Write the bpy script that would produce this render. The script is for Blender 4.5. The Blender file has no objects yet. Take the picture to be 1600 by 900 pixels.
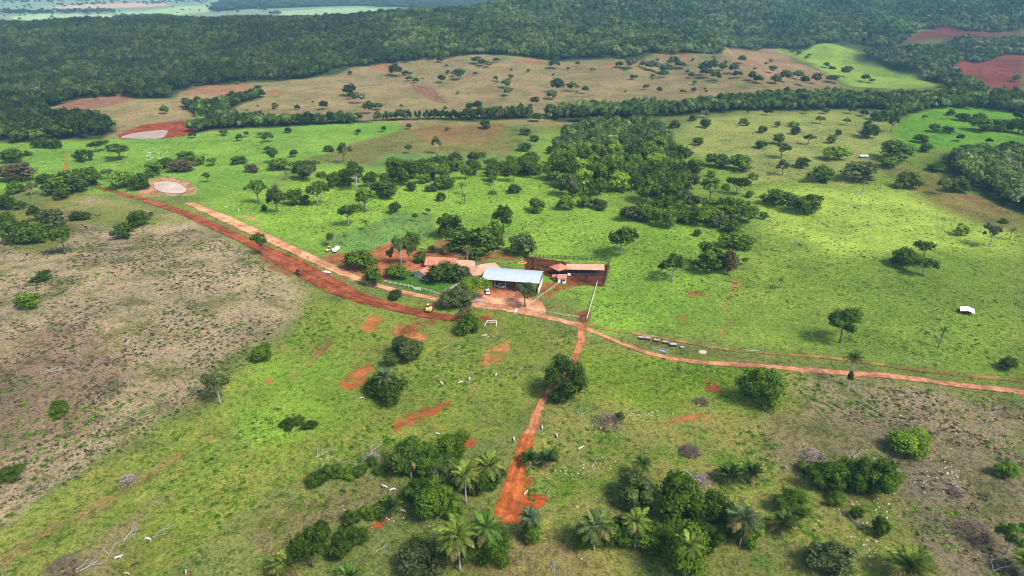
import bpy, bmesh, math, random
import numpy as np
from mathutils import Vector, Matrix

# ------------------------------------------------------------------ camera
CAM_H, FPX, PITCH = 135.0, 1081.0, math.radians(24.4)
SK = CAM_H / 110.0        # the terrain below was laid out for a 110 m flying height
sc = bpy.context.scene
COL = sc.collection
cam_d = bpy.data.cameras.new('camera')
cam_d.sensor_width = 36.0
cam_d.lens = 36.0 * FPX / 1600.0
cam_d.clip_start = 1.0
cam_d.clip_end = 40000.0
cam = bpy.data.objects.new('camera', cam_d)
cam.location = (0, 0, CAM_H)
cam.rotation_euler = (math.pi / 2 - PITCH, 0, 0)
COL.objects.link(cam)
sc.camera = cam

# ------------------------------------------------------------------ sky, sun, exposure
SUN_EL, SUN_AZ = math.radians(50), math.radians(128)      # azimuth from +Y towards +X
world = bpy.data.worlds.new('World')
sc.world = world
world.use_nodes = True
wn = world.node_tree
wn.nodes.clear()
sky = wn.nodes.new('ShaderNodeTexSky')
sky.sky_type = 'NISHITA'
sky.sun_disc = False
sky.sun_elevation = SUN_EL
sky.sun_rotation = SUN_AZ
sky.dust_density = 2.0
bg = wn.nodes.new('ShaderNodeBackground')
bg.inputs['Strength'].default_value = 0.15
wo = wn.nodes.new('ShaderNodeOutputWorld')
wn.links.new(sky.outputs[0], bg.inputs[0])
wn.links.new(bg.outputs[0], wo.inputs[0])
sun_d = bpy.data.lights.new('sun', 'SUN')
sun_d.energy = 2.9
sun_d.angle = math.radians(15.0)
sun_d.color = (1.0, 0.95, 0.87)
sun = bpy.data.objects.new('sun', sun_d)
sdir = Vector((math.sin(SUN_AZ) * math.cos(SUN_EL), math.cos(SUN_AZ) * math.cos(SUN_EL), math.sin(SUN_EL)))
sun.rotation_euler = sdir.to_track_quat('Z', 'Y').to_euler()
sun.location = sdir * 400
COL.objects.link(sun)
vs = sc.view_settings
vs.view_transform = 'Standard'
vs.look = 'None'
vs.gamma = 1.0
vs.use_curve_mapping = False
vs.exposure = 0.95
sc.cycles.filter_width = 1.1
sc.cycles.volume_bounces = 1
sc.cycles.max_bounces = 5
sc.cycles.transparent_max_bounces = 8

# ------------------------------------------------------------------ numeric helpers
RNG = np.random.default_rng(7)
random.seed(7)
def hash2(ix, iy, seed):
    h = (ix.astype(np.int64) * 374761393 + iy.astype(np.int64) * 668265263 + seed * 982451653) & 0xffffffff
    h = ((h ^ (h >> 13)) * 1274126177) & 0xffffffff
    h = h ^ (h >> 16)
    return (h & 0xffffff) / float(0xffffff)
def vnoise(x, y, seed=0):
    xi = np.floor(x); yi = np.floor(y)
    fx = x - xi; fy = y - yi
    fx = fx * fx * (3 - 2 * fx); fy = fy * fy * (3 - 2 * fy)
    a = hash2(xi, yi, seed); b = hash2(xi + 1, yi, seed)
    c = hash2(xi, yi + 1, seed); d = hash2(xi + 1, yi + 1, seed)
    return (a * (1 - fx) + b * fx) * (1 - fy) + (c * (1 - fx) + d * fx) * fy
def fbm(x, y, seed=0, octv=4):
    s = 0; a = 0.5; t = 0
    for k in range(octv):
        s = s + a * vnoise(x, y, seed + k * 17); t += a
        x = x * 2.03 + 11.3; y = y * 2.03 + 5.7; a *= 0.5
    return s / t
def sstep(a, b, x):
    t = np.clip((x - a) / (b - a), 0, 1)
    return t * t * (3 - 2 * t)
def terrain(x, y):
    return SK * relief(np.asarray(x, float) / SK, np.asarray(y, float) / SK)
def relief(x, y):
    h = 9.0 * np.exp(-((x + 155) / 85) ** 2 - ((y - 205) / 95) ** 2)
    # forested ridge on the left, higher hill on the right
    cy = 1230 + 0.05 * x
    fr = np.where(y < cy, 330.0, 260.0)
    h = h + 34 * np.exp(-((y - cy) / fr) ** 2) * (1 - sstep(-150, 350, x))
    cy2 = 1640 + 60 * np.sin(x / 310.0)
    fr2 = np.where(y < cy2, 430.0, 420.0)
    h = h + (80 + 16 * np.sin(x / 170.0 + 1.0)) * np.exp(-((y - cy2) / fr2) ** 2) * sstep(-420, 420, x)
    m = sstep(560, 950, y) * (1 - sstep(2200, 2900, y))
    h = h + m * (11 + 30 * sstep(-100, 350, x)) * (fbm(x / 210, y / 210, 5, 3) - 0.5) * 2
    h = h + 3.2 * (fbm(x / 95, y / 95, 9, 3) - 0.5) * sstep(90, 160, y)
    h = h + 45 * np.exp(-((y - 4300) / 500) ** 2) * sstep(-1900, -1300, x) * (1 - sstep(300, 900, x))
    h = h + 2.2 * (fbm(x / 26, y / 26, 21, 2) - 0.5) * sstep(20, 60, np.hypot(x - 15, (y - 243)) - 30) * (1 - sstep(420, 700, y))
    return h
def tz(x, y):
    return float(terrain(np.array([x]), np.array([y]))[0])
cp, sp = math.cos(PITCH), math.sin(PITCH)
TS = np.geomspace(60, 9000, 700)
def cast(px, py):
    """photo pixel (1600x900) -> point where that ray meets the terrain"""
    px = np.atleast_1d(np.asarray(px, float)); py = np.atleast_1d(np.asarray(py, float))
    rx = (px - 800) / FPX; v = (py - 450) / FPX
    dx = rx; dy = cp - v * sp; dz = -sp - v * cp
    T = TS[None, :]
    X = dx[:, None] * T; Y = dy[:, None] * T; Z = CAM_H + dz[:, None] * T
    below = Z < terrain(X, Y)
    k = np.where(below.any(1), below.argmax(1), len(TS) - 1)
    lo = TS[np.maximum(k - 1, 0)]; hi = TS[k]
    for _ in range(18):
        m = 0.5 * (lo + hi)
        b = CAM_H + dz * m < terrain(dx * m, dy * m)
        hi = np.where(b, m, hi); lo = np.where(b, lo, m)
    return np.stack([dx * hi, dy * hi, terrain(dx * hi, dy * hi)], 1)
def G(px, py):
    p = cast([px], [py])[0]
    return Vector((float(p[0]), float(p[1]), float(p[2])))
def mpp(p):
    """metres per photo pixel at a point"""
    return (p.y * cp + (CAM_H - p.z) * sp) / FPX
def lin(c):
    c = np.asarray(c, float) / 255.0
    return np.where(c <= 0.04045, c / 12.92, ((c + 0.055) / 1.055) ** 2.4)
KEXP = 2.05
def alb(*c):
    return lin(c) / KEXP
def poly_world(pts):
    out = []
    for p in pts:
        if p[0] == 'w': out.append((p[1] * SK, p[2] * SK))
        else:
            q = cast([p[0]], [p[1]])[0]; out.append((q[0], q[1]))
    return np.array(out)
def poly_sd(poly, x, y):
    """signed distance, positive inside"""
    n = len(poly); d2 = np.full(x.shape, 1e18); ins = np.zeros(x.shape, bool)
    for i in range(n):
        ax, ay = poly[i]; bx, by = poly[(i + 1) % n]
        ex, ey = bx - ax, by - ay
        t = np.clip(((x - ax) * ex + (y - ay) * ey) / (ex * ex + ey * ey + 1e-12), 0, 1)
        d2 = np.minimum(d2, (x - ax - t * ex) ** 2 + (y - ay - t * ey) ** 2)
        c = ((ay > y) != (by > y)) & (x < (bx - ax) * (y - ay) / (by - ay + 1e-12) + ax)
        ins ^= c
    d = np.sqrt(d2)
    return np.where(ins, d, -d)
def line_sd(P, W, x, y, ratio=False):
    """half width minus distance to polyline; also the along parameter"""
    best = np.full(x.shape, -1e9); rat = np.zeros(x.shape)
    for i in range(len(P) - 1):
        ax, ay = P[i]; bx, by = P[i + 1]
        ex, ey = bx - ax, by - ay
        t = np.clip(((x - ax) * ex + (y - ay) * ey) / (ex * ex + ey * ey + 1e-12), 0, 1)
        d = np.hypot(x - ax - t * ex, y - ay - t * ey)
        w = W[i] * (1 - t) + W[i + 1] * t
        k = w - d > best
        rat = np.where(k, d / w, rat); best = np.where(k, w - d, best)
    return (best, rat) if ratio else best
def smooth_line(pts, n=6):
    """Catmull-Rom through pixel points (x, y, width)"""
    P = [np.array(p, float) for p in pts]
    P = [2 * P[0] - P[1]] + P + [2 * P[-1] - P[-2]]
    out = []
    for i in range(1, len(P) - 2):
        for k in range(n):
            t = k / n
            out.append(0.5 * (2 * P[i] + (P[i + 1] - P[i - 1]) * t + (2 * P[i - 1] - 5 * P[i] + 4 * P[i + 1] - P[i + 2]) * t * t
                              + (3 * P[i] - P[i - 1] - 3 * P[i + 1] + P[i + 2]) * t ** 3))
    out.append(P[-2])
    return np.array(out)

# ------------------------------------------------------------------ object helpers
def tag(o, label=None, cat=None, group=None, kind=None):
    if label: o['label'] = label
    if cat: o['category'] = cat
    if group: o['group'] = group
    if kind: o['kind'] = kind
    return o
def link(name, data, parent=None, loc=None):
    o = bpy.data.objects.new(name, data)
    COL.objects.link(o)
    if parent is not None: o.parent = parent
    if loc is not None: o.location = loc
    return o
def empty(name, loc, rz=0.0, scale=None):
    o = link(name, None, None, loc)
    o.empty_display_size = 0.5
    o.rotation_euler = (0, 0, rz)
    if scale is not None: o.scale = scale
    return o
class MB:
    """collects simple solids into one mesh"""
    def __init__(s): s.v = []; s.f = []
    def add(s, v, f):
        k = len(s.v); s.v += [tuple(p) for p in v]; s.f += [tuple(i + k for i in q) for q in f]; return s
    def box(s, c, d, rz=0, ry=0, rx=0, taper=1.0):
        M = Matrix.Rotation(rz, 3, 'Z') @ Matrix.Rotation(ry, 3, 'Y') @ Matrix.Rotation(rx, 3, 'X')
        v = []
        for z in (-1, 1):
            k = taper if z > 0 else 1.0
            for a, b in ((-1, -1), (1, -1), (1, 1), (-1, 1)):
                v.append(Vector(c) + M @ Vector((a * d[0] / 2 * k, b * d[1] / 2 * k, z * d[2] / 2)))
        return s.add(v, [(3, 2, 1, 0), (4, 5, 6, 7), (0, 1, 5, 4), (1, 2, 6, 5), (2, 3, 7, 6), (3, 0, 4, 7)])
    def tube(s, pts, rad, n=6, cap=True):
        pts = [Vector(p) for p in pts]
        if not hasattr(rad, '__len__'): rad = [rad] * len(pts)
        v = []; f = []
        for i, p in enumerate(pts):
            d = (pts[min(i + 1, len(pts) - 1)] - pts[max(i - 1, 0)])
            d = d.normalized() if d.length > 1e-9 else Vector((0, 0, 1))
            a = d.orthogonal().normalized() if abs(d.z) < 0.95 else Vector((1, 0, 0)).cross(d).normalized()
            if abs(d.z) < 0.95: a = Vector((0, 0, 1)).cross(d).normalized()
            b = d.cross(a)
            for k in range(n):
                t = 2 * math.pi * k / n
                v.append(p + (a * math.cos(t) + b * math.sin(t)) * rad[i])
        for i in range(len(pts) - 1):
            for k in range(n):
                f.append((i * n + k, i * n + (k + 1) % n, (i + 1) * n + (k + 1) % n, (i + 1) * n + k))
        if cap:
            f.append(tuple(range(n - 1, -1, -1))); f.append(tuple((len(pts) - 1) * n + k for k in range(n)))
        return s.add(v, f)
    def prism(s, prof, x0, x1):
        """profile in (y, z), extruded along x"""
        n = len(prof)
        v = [(x0, p[0], p[1]) for p in prof] + [(x1, p[0], p[1]) for p in prof]
        f = [tuple(range(n)), tuple(range(2 * n - 1, n - 1, -1))]
        for i in range(n):
            j = (i + 1) % n
            f.append((j, i, n + i, n + j))
        return s.add(v, f)
    def mesh(s, name, mat, smooth=False, bevel=0):
        me = bpy.data.meshes.new(name)
        me.from_pydata(s.v, [], s.f)
        bm = bmesh.new(); bm.from_mesh(me)
        bmesh.ops.recalc_face_normals(bm, faces=bm.faces)
        if bevel:
            bmesh.ops.bevel(bm, geom=bm.edges[:], offset=bevel, segments=1, affect='EDGES', clamp_overlap=True)
        bm.to_mesh(me); bm.free()
        if smooth:
            me.polygons.foreach_set('use_smooth', [True] * len(me.polygons))
        me.materials.append(mat)
        return me
    def build(s, name, mat, parent=None, loc=None, smooth=False, bevel=0):
        return link(name, s.mesh(name, mat, smooth, bevel), parent, loc)
def np_mesh(name, V, F, mat, attrs=None, smooth=True):
    """V (n,3), F (m,k) arrays; attrs: name -> (n,) float or (n,3) colour"""
    V = np.asarray(V, np.float32); F = np.asarray(F, np.int32)
    me = bpy.data.meshes.new(name)
    me.vertices.add(len(V)); me.vertices.foreach_set('co', V.ravel())
    m, k = F.shape
    me.loops.add(m * k); me.loops.foreach_set('vertex_index', F.ravel())
    me.polygons.add(m)
    me.polygons.foreach_set('loop_start', np.arange(0, m * k, k, dtype=np.int32))
    me.polygons.foreach_set('loop_total', np.full(m, k, np.int32))
    if smooth: me.polygons.foreach_set('use_smooth', np.ones(m, bool))
    for nm, a in (attrs or {}).items():
        a = np.asarray(a, np.float32)
        if a.ndim == 1:
            at = me.attributes.new(nm, 'FLOAT', 'POINT'); at.data.foreach_set('value', a)
        else:
            at = me.attributes.new(nm, 'FLOAT_COLOR', 'POINT')
            at.data.foreach_set('color', np.concatenate([a, np.ones((len(a), 1), np.float32)], 1).ravel())
    me.update(calc_edges=True); me.validate()
    if mat: me.materials.append(mat)
    return me

# ------------------------------------------------------------------ materials
class NT:
    def __init__(s, name):
        s.m = bpy.data.materials.new(name); s.m.use_nodes = True
        s.t = s.m.node_tree; s.t.nodes.clear()
        s.out = s.t.nodes.new('ShaderNodeOutputMaterial')
    def n(s, typ, ins=None, **kw):
        nd = s.t.nodes.new(typ)
        for k, v in kw.items(): setattr(nd, k, v)
        for k, v in (ins or {}).items():
            if isinstance(v, bpy.types.NodeSocket): s.t.links.new(v, nd.inputs[k])
            else: nd.inputs[k].default_value = v
        return nd
    def math(s, op, a, b=0.0, clamp=False):
        return s.n('ShaderNodeMath', {0: a, 1: b}, operation=op, use_clamp=clamp).outputs[0]
    def mix(s, f, a, b, mode='MIX'):
        nd = s.n('ShaderNodeMix', data_type='RGBA', blend_type=mode)
        for i, v in ((0, f), (6, a), (7, b)):
            if isinstance(v, bpy.types.NodeSocket): s.t.links.new(v, nd.inputs[i])
            else: nd.inputs[i].default_value = v if i == 0 else (*v[:3], 1)
        return nd.outputs[2]
    def smooth(s, x, a, b, lo=0.0, hi=1.0):
        nd = s.n('ShaderNodeMapRange', {'Value': x, 'From Min': a, 'From Max': b, 'To Min': lo, 'To Max': hi}, interpolation_type='SMOOTHSTEP')
        return nd.outputs[0]
    def noise(s, vec, scale, detail=3.0, rough=0.55):
        return s.n('ShaderNodeTexNoise', {'Vector': vec, 'Scale': scale, 'Detail': detail, 'Roughness': rough}).outputs[0]
    def surf(s, sh): s.t.links.new(sh, s.out.inputs[0]); return s.m
def simple(name, c, rough=0.7, metal=0.0, var=0.15, scale=2.0, spec=0.3, bump=0.0):
    N = NT(name)
    tc = N.n('ShaderNodeTexCoord').outputs['Object']
    nz = N.noise(tc, scale, 4)
    f = N.smooth(nz, 0.3, 0.7, 1 - var, 1 + var)
    col = N.n('ShaderNodeVectorMath', {0: (*c[:3],), 1: N.n('ShaderNodeCombineXYZ', {0: f, 1: f, 2: f}).outputs[0]}, operation='MULTIPLY').outputs[0]
    p = N.n('ShaderNodeBsdfPrincipled', {'Base Color': col, 'Roughness': rough, 'Metallic': metal, 'Specular IOR Level': spec})
    if bump:
        b = N.n('ShaderNodeBump', {'Height': nz, 'Strength': bump, 'Distance': 0.1})
        N.t.links.new(b.outputs[0], p.inputs['Normal'])
    return N.surf(p.outputs[0])

def ground_material():
    N = NT('ground_cover')
    geo = N.n('ShaderNodeNewGeometry').outputs['Position']
    col = N.n('ShaderNodeAttribute', attribute_name='col').outputs['Color']
    alt = N.n('ShaderNodeAttribute', attribute_name='alt').outputs['Color']
    dcol = N.n('ShaderNodeAttribute', attribute_name='dcol').outputs['Color']
    dirt = N.n('ShaderNodeAttribute', attribute_name='dirt').outputs['Fac']
    mott = N.n('ShaderNodeAttribute', attribute_name='mott').outputs['Fac']
    # stretch-free world coordinates, seen flat
    big = N.noise(geo, 0.022, 4); mid = N.noise(geo, 0.11, 4, 0.62); sml = N.noise(geo, 0.55, 4, 0.65)
    fine = N.noise(geo, 1.5, 4, 0.75)
    off = N.n('ShaderNodeVectorMath', {0: geo, 1: (311.0, 87.0, 0.0)}, operation='ADD').outputs[0]
    mid2 = N.noise(off, 0.075, 5, 0.65); sml2 = N.noise(off, 0.33, 4, 0.68)
    # patches of the second cover
    s = N.math('ADD', N.math('MULTIPLY', mid2, 0.62), N.math('MULTIPLY', sml2, 0.38))
    f = N.math('MULTIPLY', N.smooth(s, 0.47, 0.60), mott)
    c = N.mix(f, col, alt)
    # broad brightness drift
    c = N.mix(N.smooth(big, 0.32, 0.7), N.mix(1.0, c, (0.80, 0.83, 0.80), 'MULTIPLY'), N.mix(1.0, c, (1.16, 1.13, 1.05), 'MULTIPLY'))
    c = N.mix(N.math('MULTIPLY', N.smooth(mid, 0.40, 0.62), 0.8), c, N.mix(1.0, c, (1.17, 1.13, 1.04), 'MULTIPLY'))
    c = N.mix(N.math('MULTIPLY', N.smooth(mid2, 0.52, 0.64), 0.7), c, N.mix(1.0, c, (0.70, 0.80, 0.72), 'MULTIPLY'))
    # dark tussocks and pale litter
    tus = N.math('MULTIPLY', N.smooth(sml, 0.51, 0.60), N.math('ADD', N.math('MULTIPLY', mott, 0.55), 0.30), True)
    c = N.mix(tus, c, N.mix(1.0, c, (0.45, 0.52, 0.42), 'MULTIPLY'))
    lit = N.math('MULTIPLY', N.smooth(sml2, 0.54, 0.64), 0.65)
    c = N.mix(lit, c, N.mix(1.0, c, (1.5, 1.3, 1.25), 'MULTIPLY'))
    c = N.mix(N.smooth(fine, 0.38, 0.62), N.mix(1.0, c, (0.66, 0.68, 0.66), 'MULTIPLY'), N.mix(1.0, c, (1.30, 1.27, 1.22), 'MULTIPLY'))
    # bare red soil: a soft field broken up by noise
    dn = N.math('ADD', N.math('MULTIPLY', N.math('SUBTRACT', mid, 0.5), 1.1), N.math('MULTIPLY', N.math('SUBTRACT', sml2, 0.5), 2.6))
    dn = N.math('ADD', dn, N.math('MULTIPLY', N.math('SUBTRACT', fine, 0.5), 1.2))
    df = N.smooth(N.math('ADD', dirt, dn), 0.22, 0.78)
    dc = N.mix(N.smooth(sml, 0.35, 0.68), N.mix(1.0, dcol, (0.80, 0.78, 0.76), 'MULTIPLY'), N.mix(1.0, dcol, (1.2, 1.18, 1.16), 'MULTIPLY'))
    dc = N.mix(N.smooth(mid, 0.38, 0.62), N.mix(1.0, dc, (0.70, 0.62, 0.58), 'MULTIPLY'), N.mix(1.0, dc, (1.16, 1.16, 1.14), 'MULTIPLY'))
    dc = N.mix(N.smooth(fine, 0.3, 0.7), N.mix(1.0, dc, (0.86, 0.85, 0.84), 'MULTIPLY'), N.mix(1.0, dc, (1.14, 1.13, 1.13), 'MULTIPLY'))
    c = N.mix(df, c, dc)
    hgt = N.math('ADD', N.math('MULTIPLY', sml, 0.9), N.math('MULTIPLY', fine, 0.35))
    bstr = N.math('SUBTRACT', 0.85, N.math('MULTIPLY', df, 0.5))
    b = N.n('ShaderNodeBump', {'Height': hgt, 'Strength': bstr, 'Distance': 0.9})
    p = N.n('ShaderNodeBsdfDiffuse', {'Color': c, 'Roughness': 0.8, 'Normal': b.outputs[0]})
    return N.surf(p.outputs[0])

def leaf_material(name='leaf', trans=0.28):
    N = NT(name)
    oi = N.n('ShaderNodeObjectInfo')
    rnd = N.n('ShaderNodeAttribute', attribute_name='rnd').outputs['Fac']
    v = N.smooth(rnd, 0.0, 1.0, 0.50, 1.65)
    w = N.math('ADD', N.math('MULTIPLY', oi.outputs['Random'], 0.5), 0.75)
    k = N.math('MULTIPLY', v, w)
    c = N.n('ShaderNodeVectorMath', {0: oi.outputs['Color'], 1: N.n('ShaderNodeCombineXYZ', {0: k, 1: k, 2: k}).outputs[0]}, operation='MULTIPLY').outputs[0]
    # a few leaves run yellower
    c = N.mix(N.smooth(rnd, 0.75, 1.0, 0.0, 0.35), c, N.mix(1.0, c, (1.7, 1.25, 0.8), 'MULTIPLY'))
    d = N.n('ShaderNodeBsdfDiffuse', {'Color': c})
    t = N.n('ShaderNodeBsdfTranslucent', {'Color': N.mix(1.0, c, (1.2, 1.3, 0.6), 'MULTIPLY')})
    m = N.n('ShaderNodeMixShader', {0: trans, 1: d.outputs[0], 2: t.outputs[0]})
    return N.surf(m.outputs[0])
def forest_material(name='canopy_leaf', gain=1.0):
    """canopy seen from afar: the tint varies from tree to tree"""
    N = NT(name)
    oi = N.n('ShaderNodeObjectInfo').outputs['Random']
    rnd = N.n('ShaderNodeAttribute', attribute_name='rnd').outputs['Fac']
    r = N.n('ShaderNodeValToRGB')
    cr = r.color_ramp
    stops = [(0.0, (0.016, 0.030, 0.008)), (0.3, (0.028, 0.048, 0.011)), (0.6, (0.042, 0.068, 0.014)), (0.8, (0.062, 0.092, 0.018)), (0.93, (0.085, 0.120, 0.024)), (1.0, (0.085, 0.095, 0.050))]
    while len(cr.elements) < len(stops): cr.elements.new(0.5)
    for e, (p, c) in zip(cr.elements, stops): e.position = p; e.color = (*[q * gain for q in c], 1)
    loc = N.n('ShaderNodeObjectInfo').outputs['Location']
    drift = N.noise(loc, 0.011, 3, 0.6)
    t = N.math('ADD', N.math('MULTIPLY', oi, 0.72), N.smooth(drift, 0.36, 0.64, -0.10, 0.38), True)
    N.t.links.new(t, r.inputs[0])
    v = N.smooth(rnd, 0.0, 1.0, 0.45, 1.7)
    c = N.n('ShaderNodeVectorMath', {0: r.outputs[0], 1: N.n('ShaderNodeCombineXYZ', {0: v, 1: v, 2: v}).outputs[0]}, operation='MULTIPLY').outputs[0]
    d = N.n('ShaderNodeBsdfDiffuse', {'Color': c})
    t = N.n('ShaderNodeBsdfTranslucent', {'Color': c})
    return N.surf(N.n('ShaderNodeMixShader', {0: 0.2, 1: d.outputs[0], 2: t.outputs[0]}).outputs[0])

M_GROUND = ground_material()
M_LEAF = leaf_material()
M_FOREST = forest_material(gain=1.1)
M_BARK = simple('bark', (0.16, 0.12, 0.09), 0.9, var=0.35, scale=6, spec=0.1)
M_PALE_BARK = simple('pale_bark', (0.36, 0.31, 0.27), 0.9, var=0.3, scale=6, spec=0.1)
M_DEAD = simple('dead_wood', (0.27, 0.235, 0.21), 0.9, var=0.4, scale=3, spec=0.1)
M_DARKWOOD = simple('weathered_wood', (0.055, 0.040, 0.033), 0.9, var=0.4, scale=3, spec=0.1)
M_POST = simple('pale_post', (0.50, 0.44, 0.34), 0.85, var=0.25, scale=3)
M_WHITE = simple('white_paint', (0.72, 0.72, 0.70), 0.5, var=0.08)
M_CREAM = simple('cream_render', (0.55, 0.48, 0.40), 0.85, var=0.15, scale=0.8)
M_DARK = simple('dark_void', (0.02, 0.02, 0.02), 0.8)
M_GLASS = simple('car_glass', (0.02, 0.025, 0.03), 0.15, spec=0.6)
M_RUBBER = simple('tyre_rubber', (0.02, 0.02, 0.02), 0.85)
M_YELLOW = simple('machine_yellow', (0.56, 0.40, 0.10), 0.5, var=0.2)
M_RED = simple('machine_red', (0.22, 0.05, 0.03), 0.55, var=0.2)
M_CHROME = simple('bare_steel', (0.4, 0.4, 0.4), 0.4, metal=0.7)
M_CONC = simple('concrete', (0.34, 0.31, 0.31), 0.9, var=0.25, scale=1.5)
M_GREYRAIL = simple('grey_rail', (0.24, 0.25, 0.27), 0.7, var=0.2)
M_HIDE = simple('white_hide', (0.50, 0.46, 0.40), 0.8, var=0.15, scale=1.5)
M_BROWNHIDE = simple('brown_hide', (0.07, 0.04, 0.025), 0.8, var=0.2)
M_TANHIDE = simple('tan_hide', (0.38, 0.26, 0.16), 0.8, var=0.2)
M_ROCK = simple('pale_rock', (0.40, 0.34, 0.28), 0.9, var=0.3, scale=1.2)
def stripes(name, c, axis, per, amp, rough, metal=0.0, spec=0.4, var=0.12):
    """ribbed sheet or tile rows: the ribs are fine relief"""
    N = NT(name)
    tc = N.n('ShaderNodeTexCoord').outputs['Object']
    sx = N.n('ShaderNodeSeparateXYZ', {0: tc}).outputs[axis]
    w = N.math('SINE', N.math('MULTIPLY', sx, 2 * math.pi / per))
    nz = N.noise(tc, 0.6, 5); n2 = N.noise(tc, 3.5, 3)
    f = N.math('ADD', N.smooth(nz, 0.3, 0.7, 1 - var, 1 + var), N.math('MULTIPLY', N.math('SUBTRACT', n2, 0.5), var * 1.5))
    cc = N.n('ShaderNodeVectorMath', {0: c, 1: N.n('ShaderNodeCombineXYZ', {0: f, 1: f, 2: f}).outputs[0]}, operation='MULTIPLY').outputs[0]
    b = N.n('ShaderNodeBump', {'Height': w, 'Strength': amp, 'Distance': 0.05})
    p = N.n('ShaderNodeBsdfPrincipled', {'Base Color': cc, 'Roughness': rough, 'Metallic': metal, 'Specular IOR Level': spec, 'Normal': b.outputs[0]})
    return N.surf(p.outputs[0])
M_TILE = stripes('clay_tile', (0.46, 0.165, 0.085), 0, 0.28, 0.6, 0.8, var=0.22)
M_TILE_PALE = stripes('pale_clay_tile', (0.55, 0.26, 0.16), 0, 0.28, 0.6, 0.8, var=0.2)
M_SHEET = stripes('zinc_sheet', (0.40, 0.44, 0.46), 0, 0.9, 0.35, 0.45, metal=0.15, var=0.06)
def water_mat(name, c, rough=0.35):
    N = NT(name)
    geo = N.n('ShaderNodeNewGeometry').outputs['Position']
    nz = N.noise(geo, 0.12, 4)
    cc = N.mix(N.smooth(nz, 0.3, 0.7), tuple(x * 0.85 for x in c), tuple(x * 1.12 for x in c))
    b = N.n('ShaderNodeBump', {'Height': N.noise(geo, 3.0, 2), 'Strength': 0.05, 'Distance': 0.05})
    p = N.n('ShaderNodeBsdfPrincipled', {'Base Color': cc, 'Roughness': rough, 'Specular IOR Level': 0.25, 'Normal': b.outputs[0]})
    return N.surf(p.outputs[0])
M_MILK = water_mat('muddy_water', (0.44, 0.32, 0.23))
M_BROWNW = water_mat('brown_water', (0.30, 0.19, 0.11))

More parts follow.
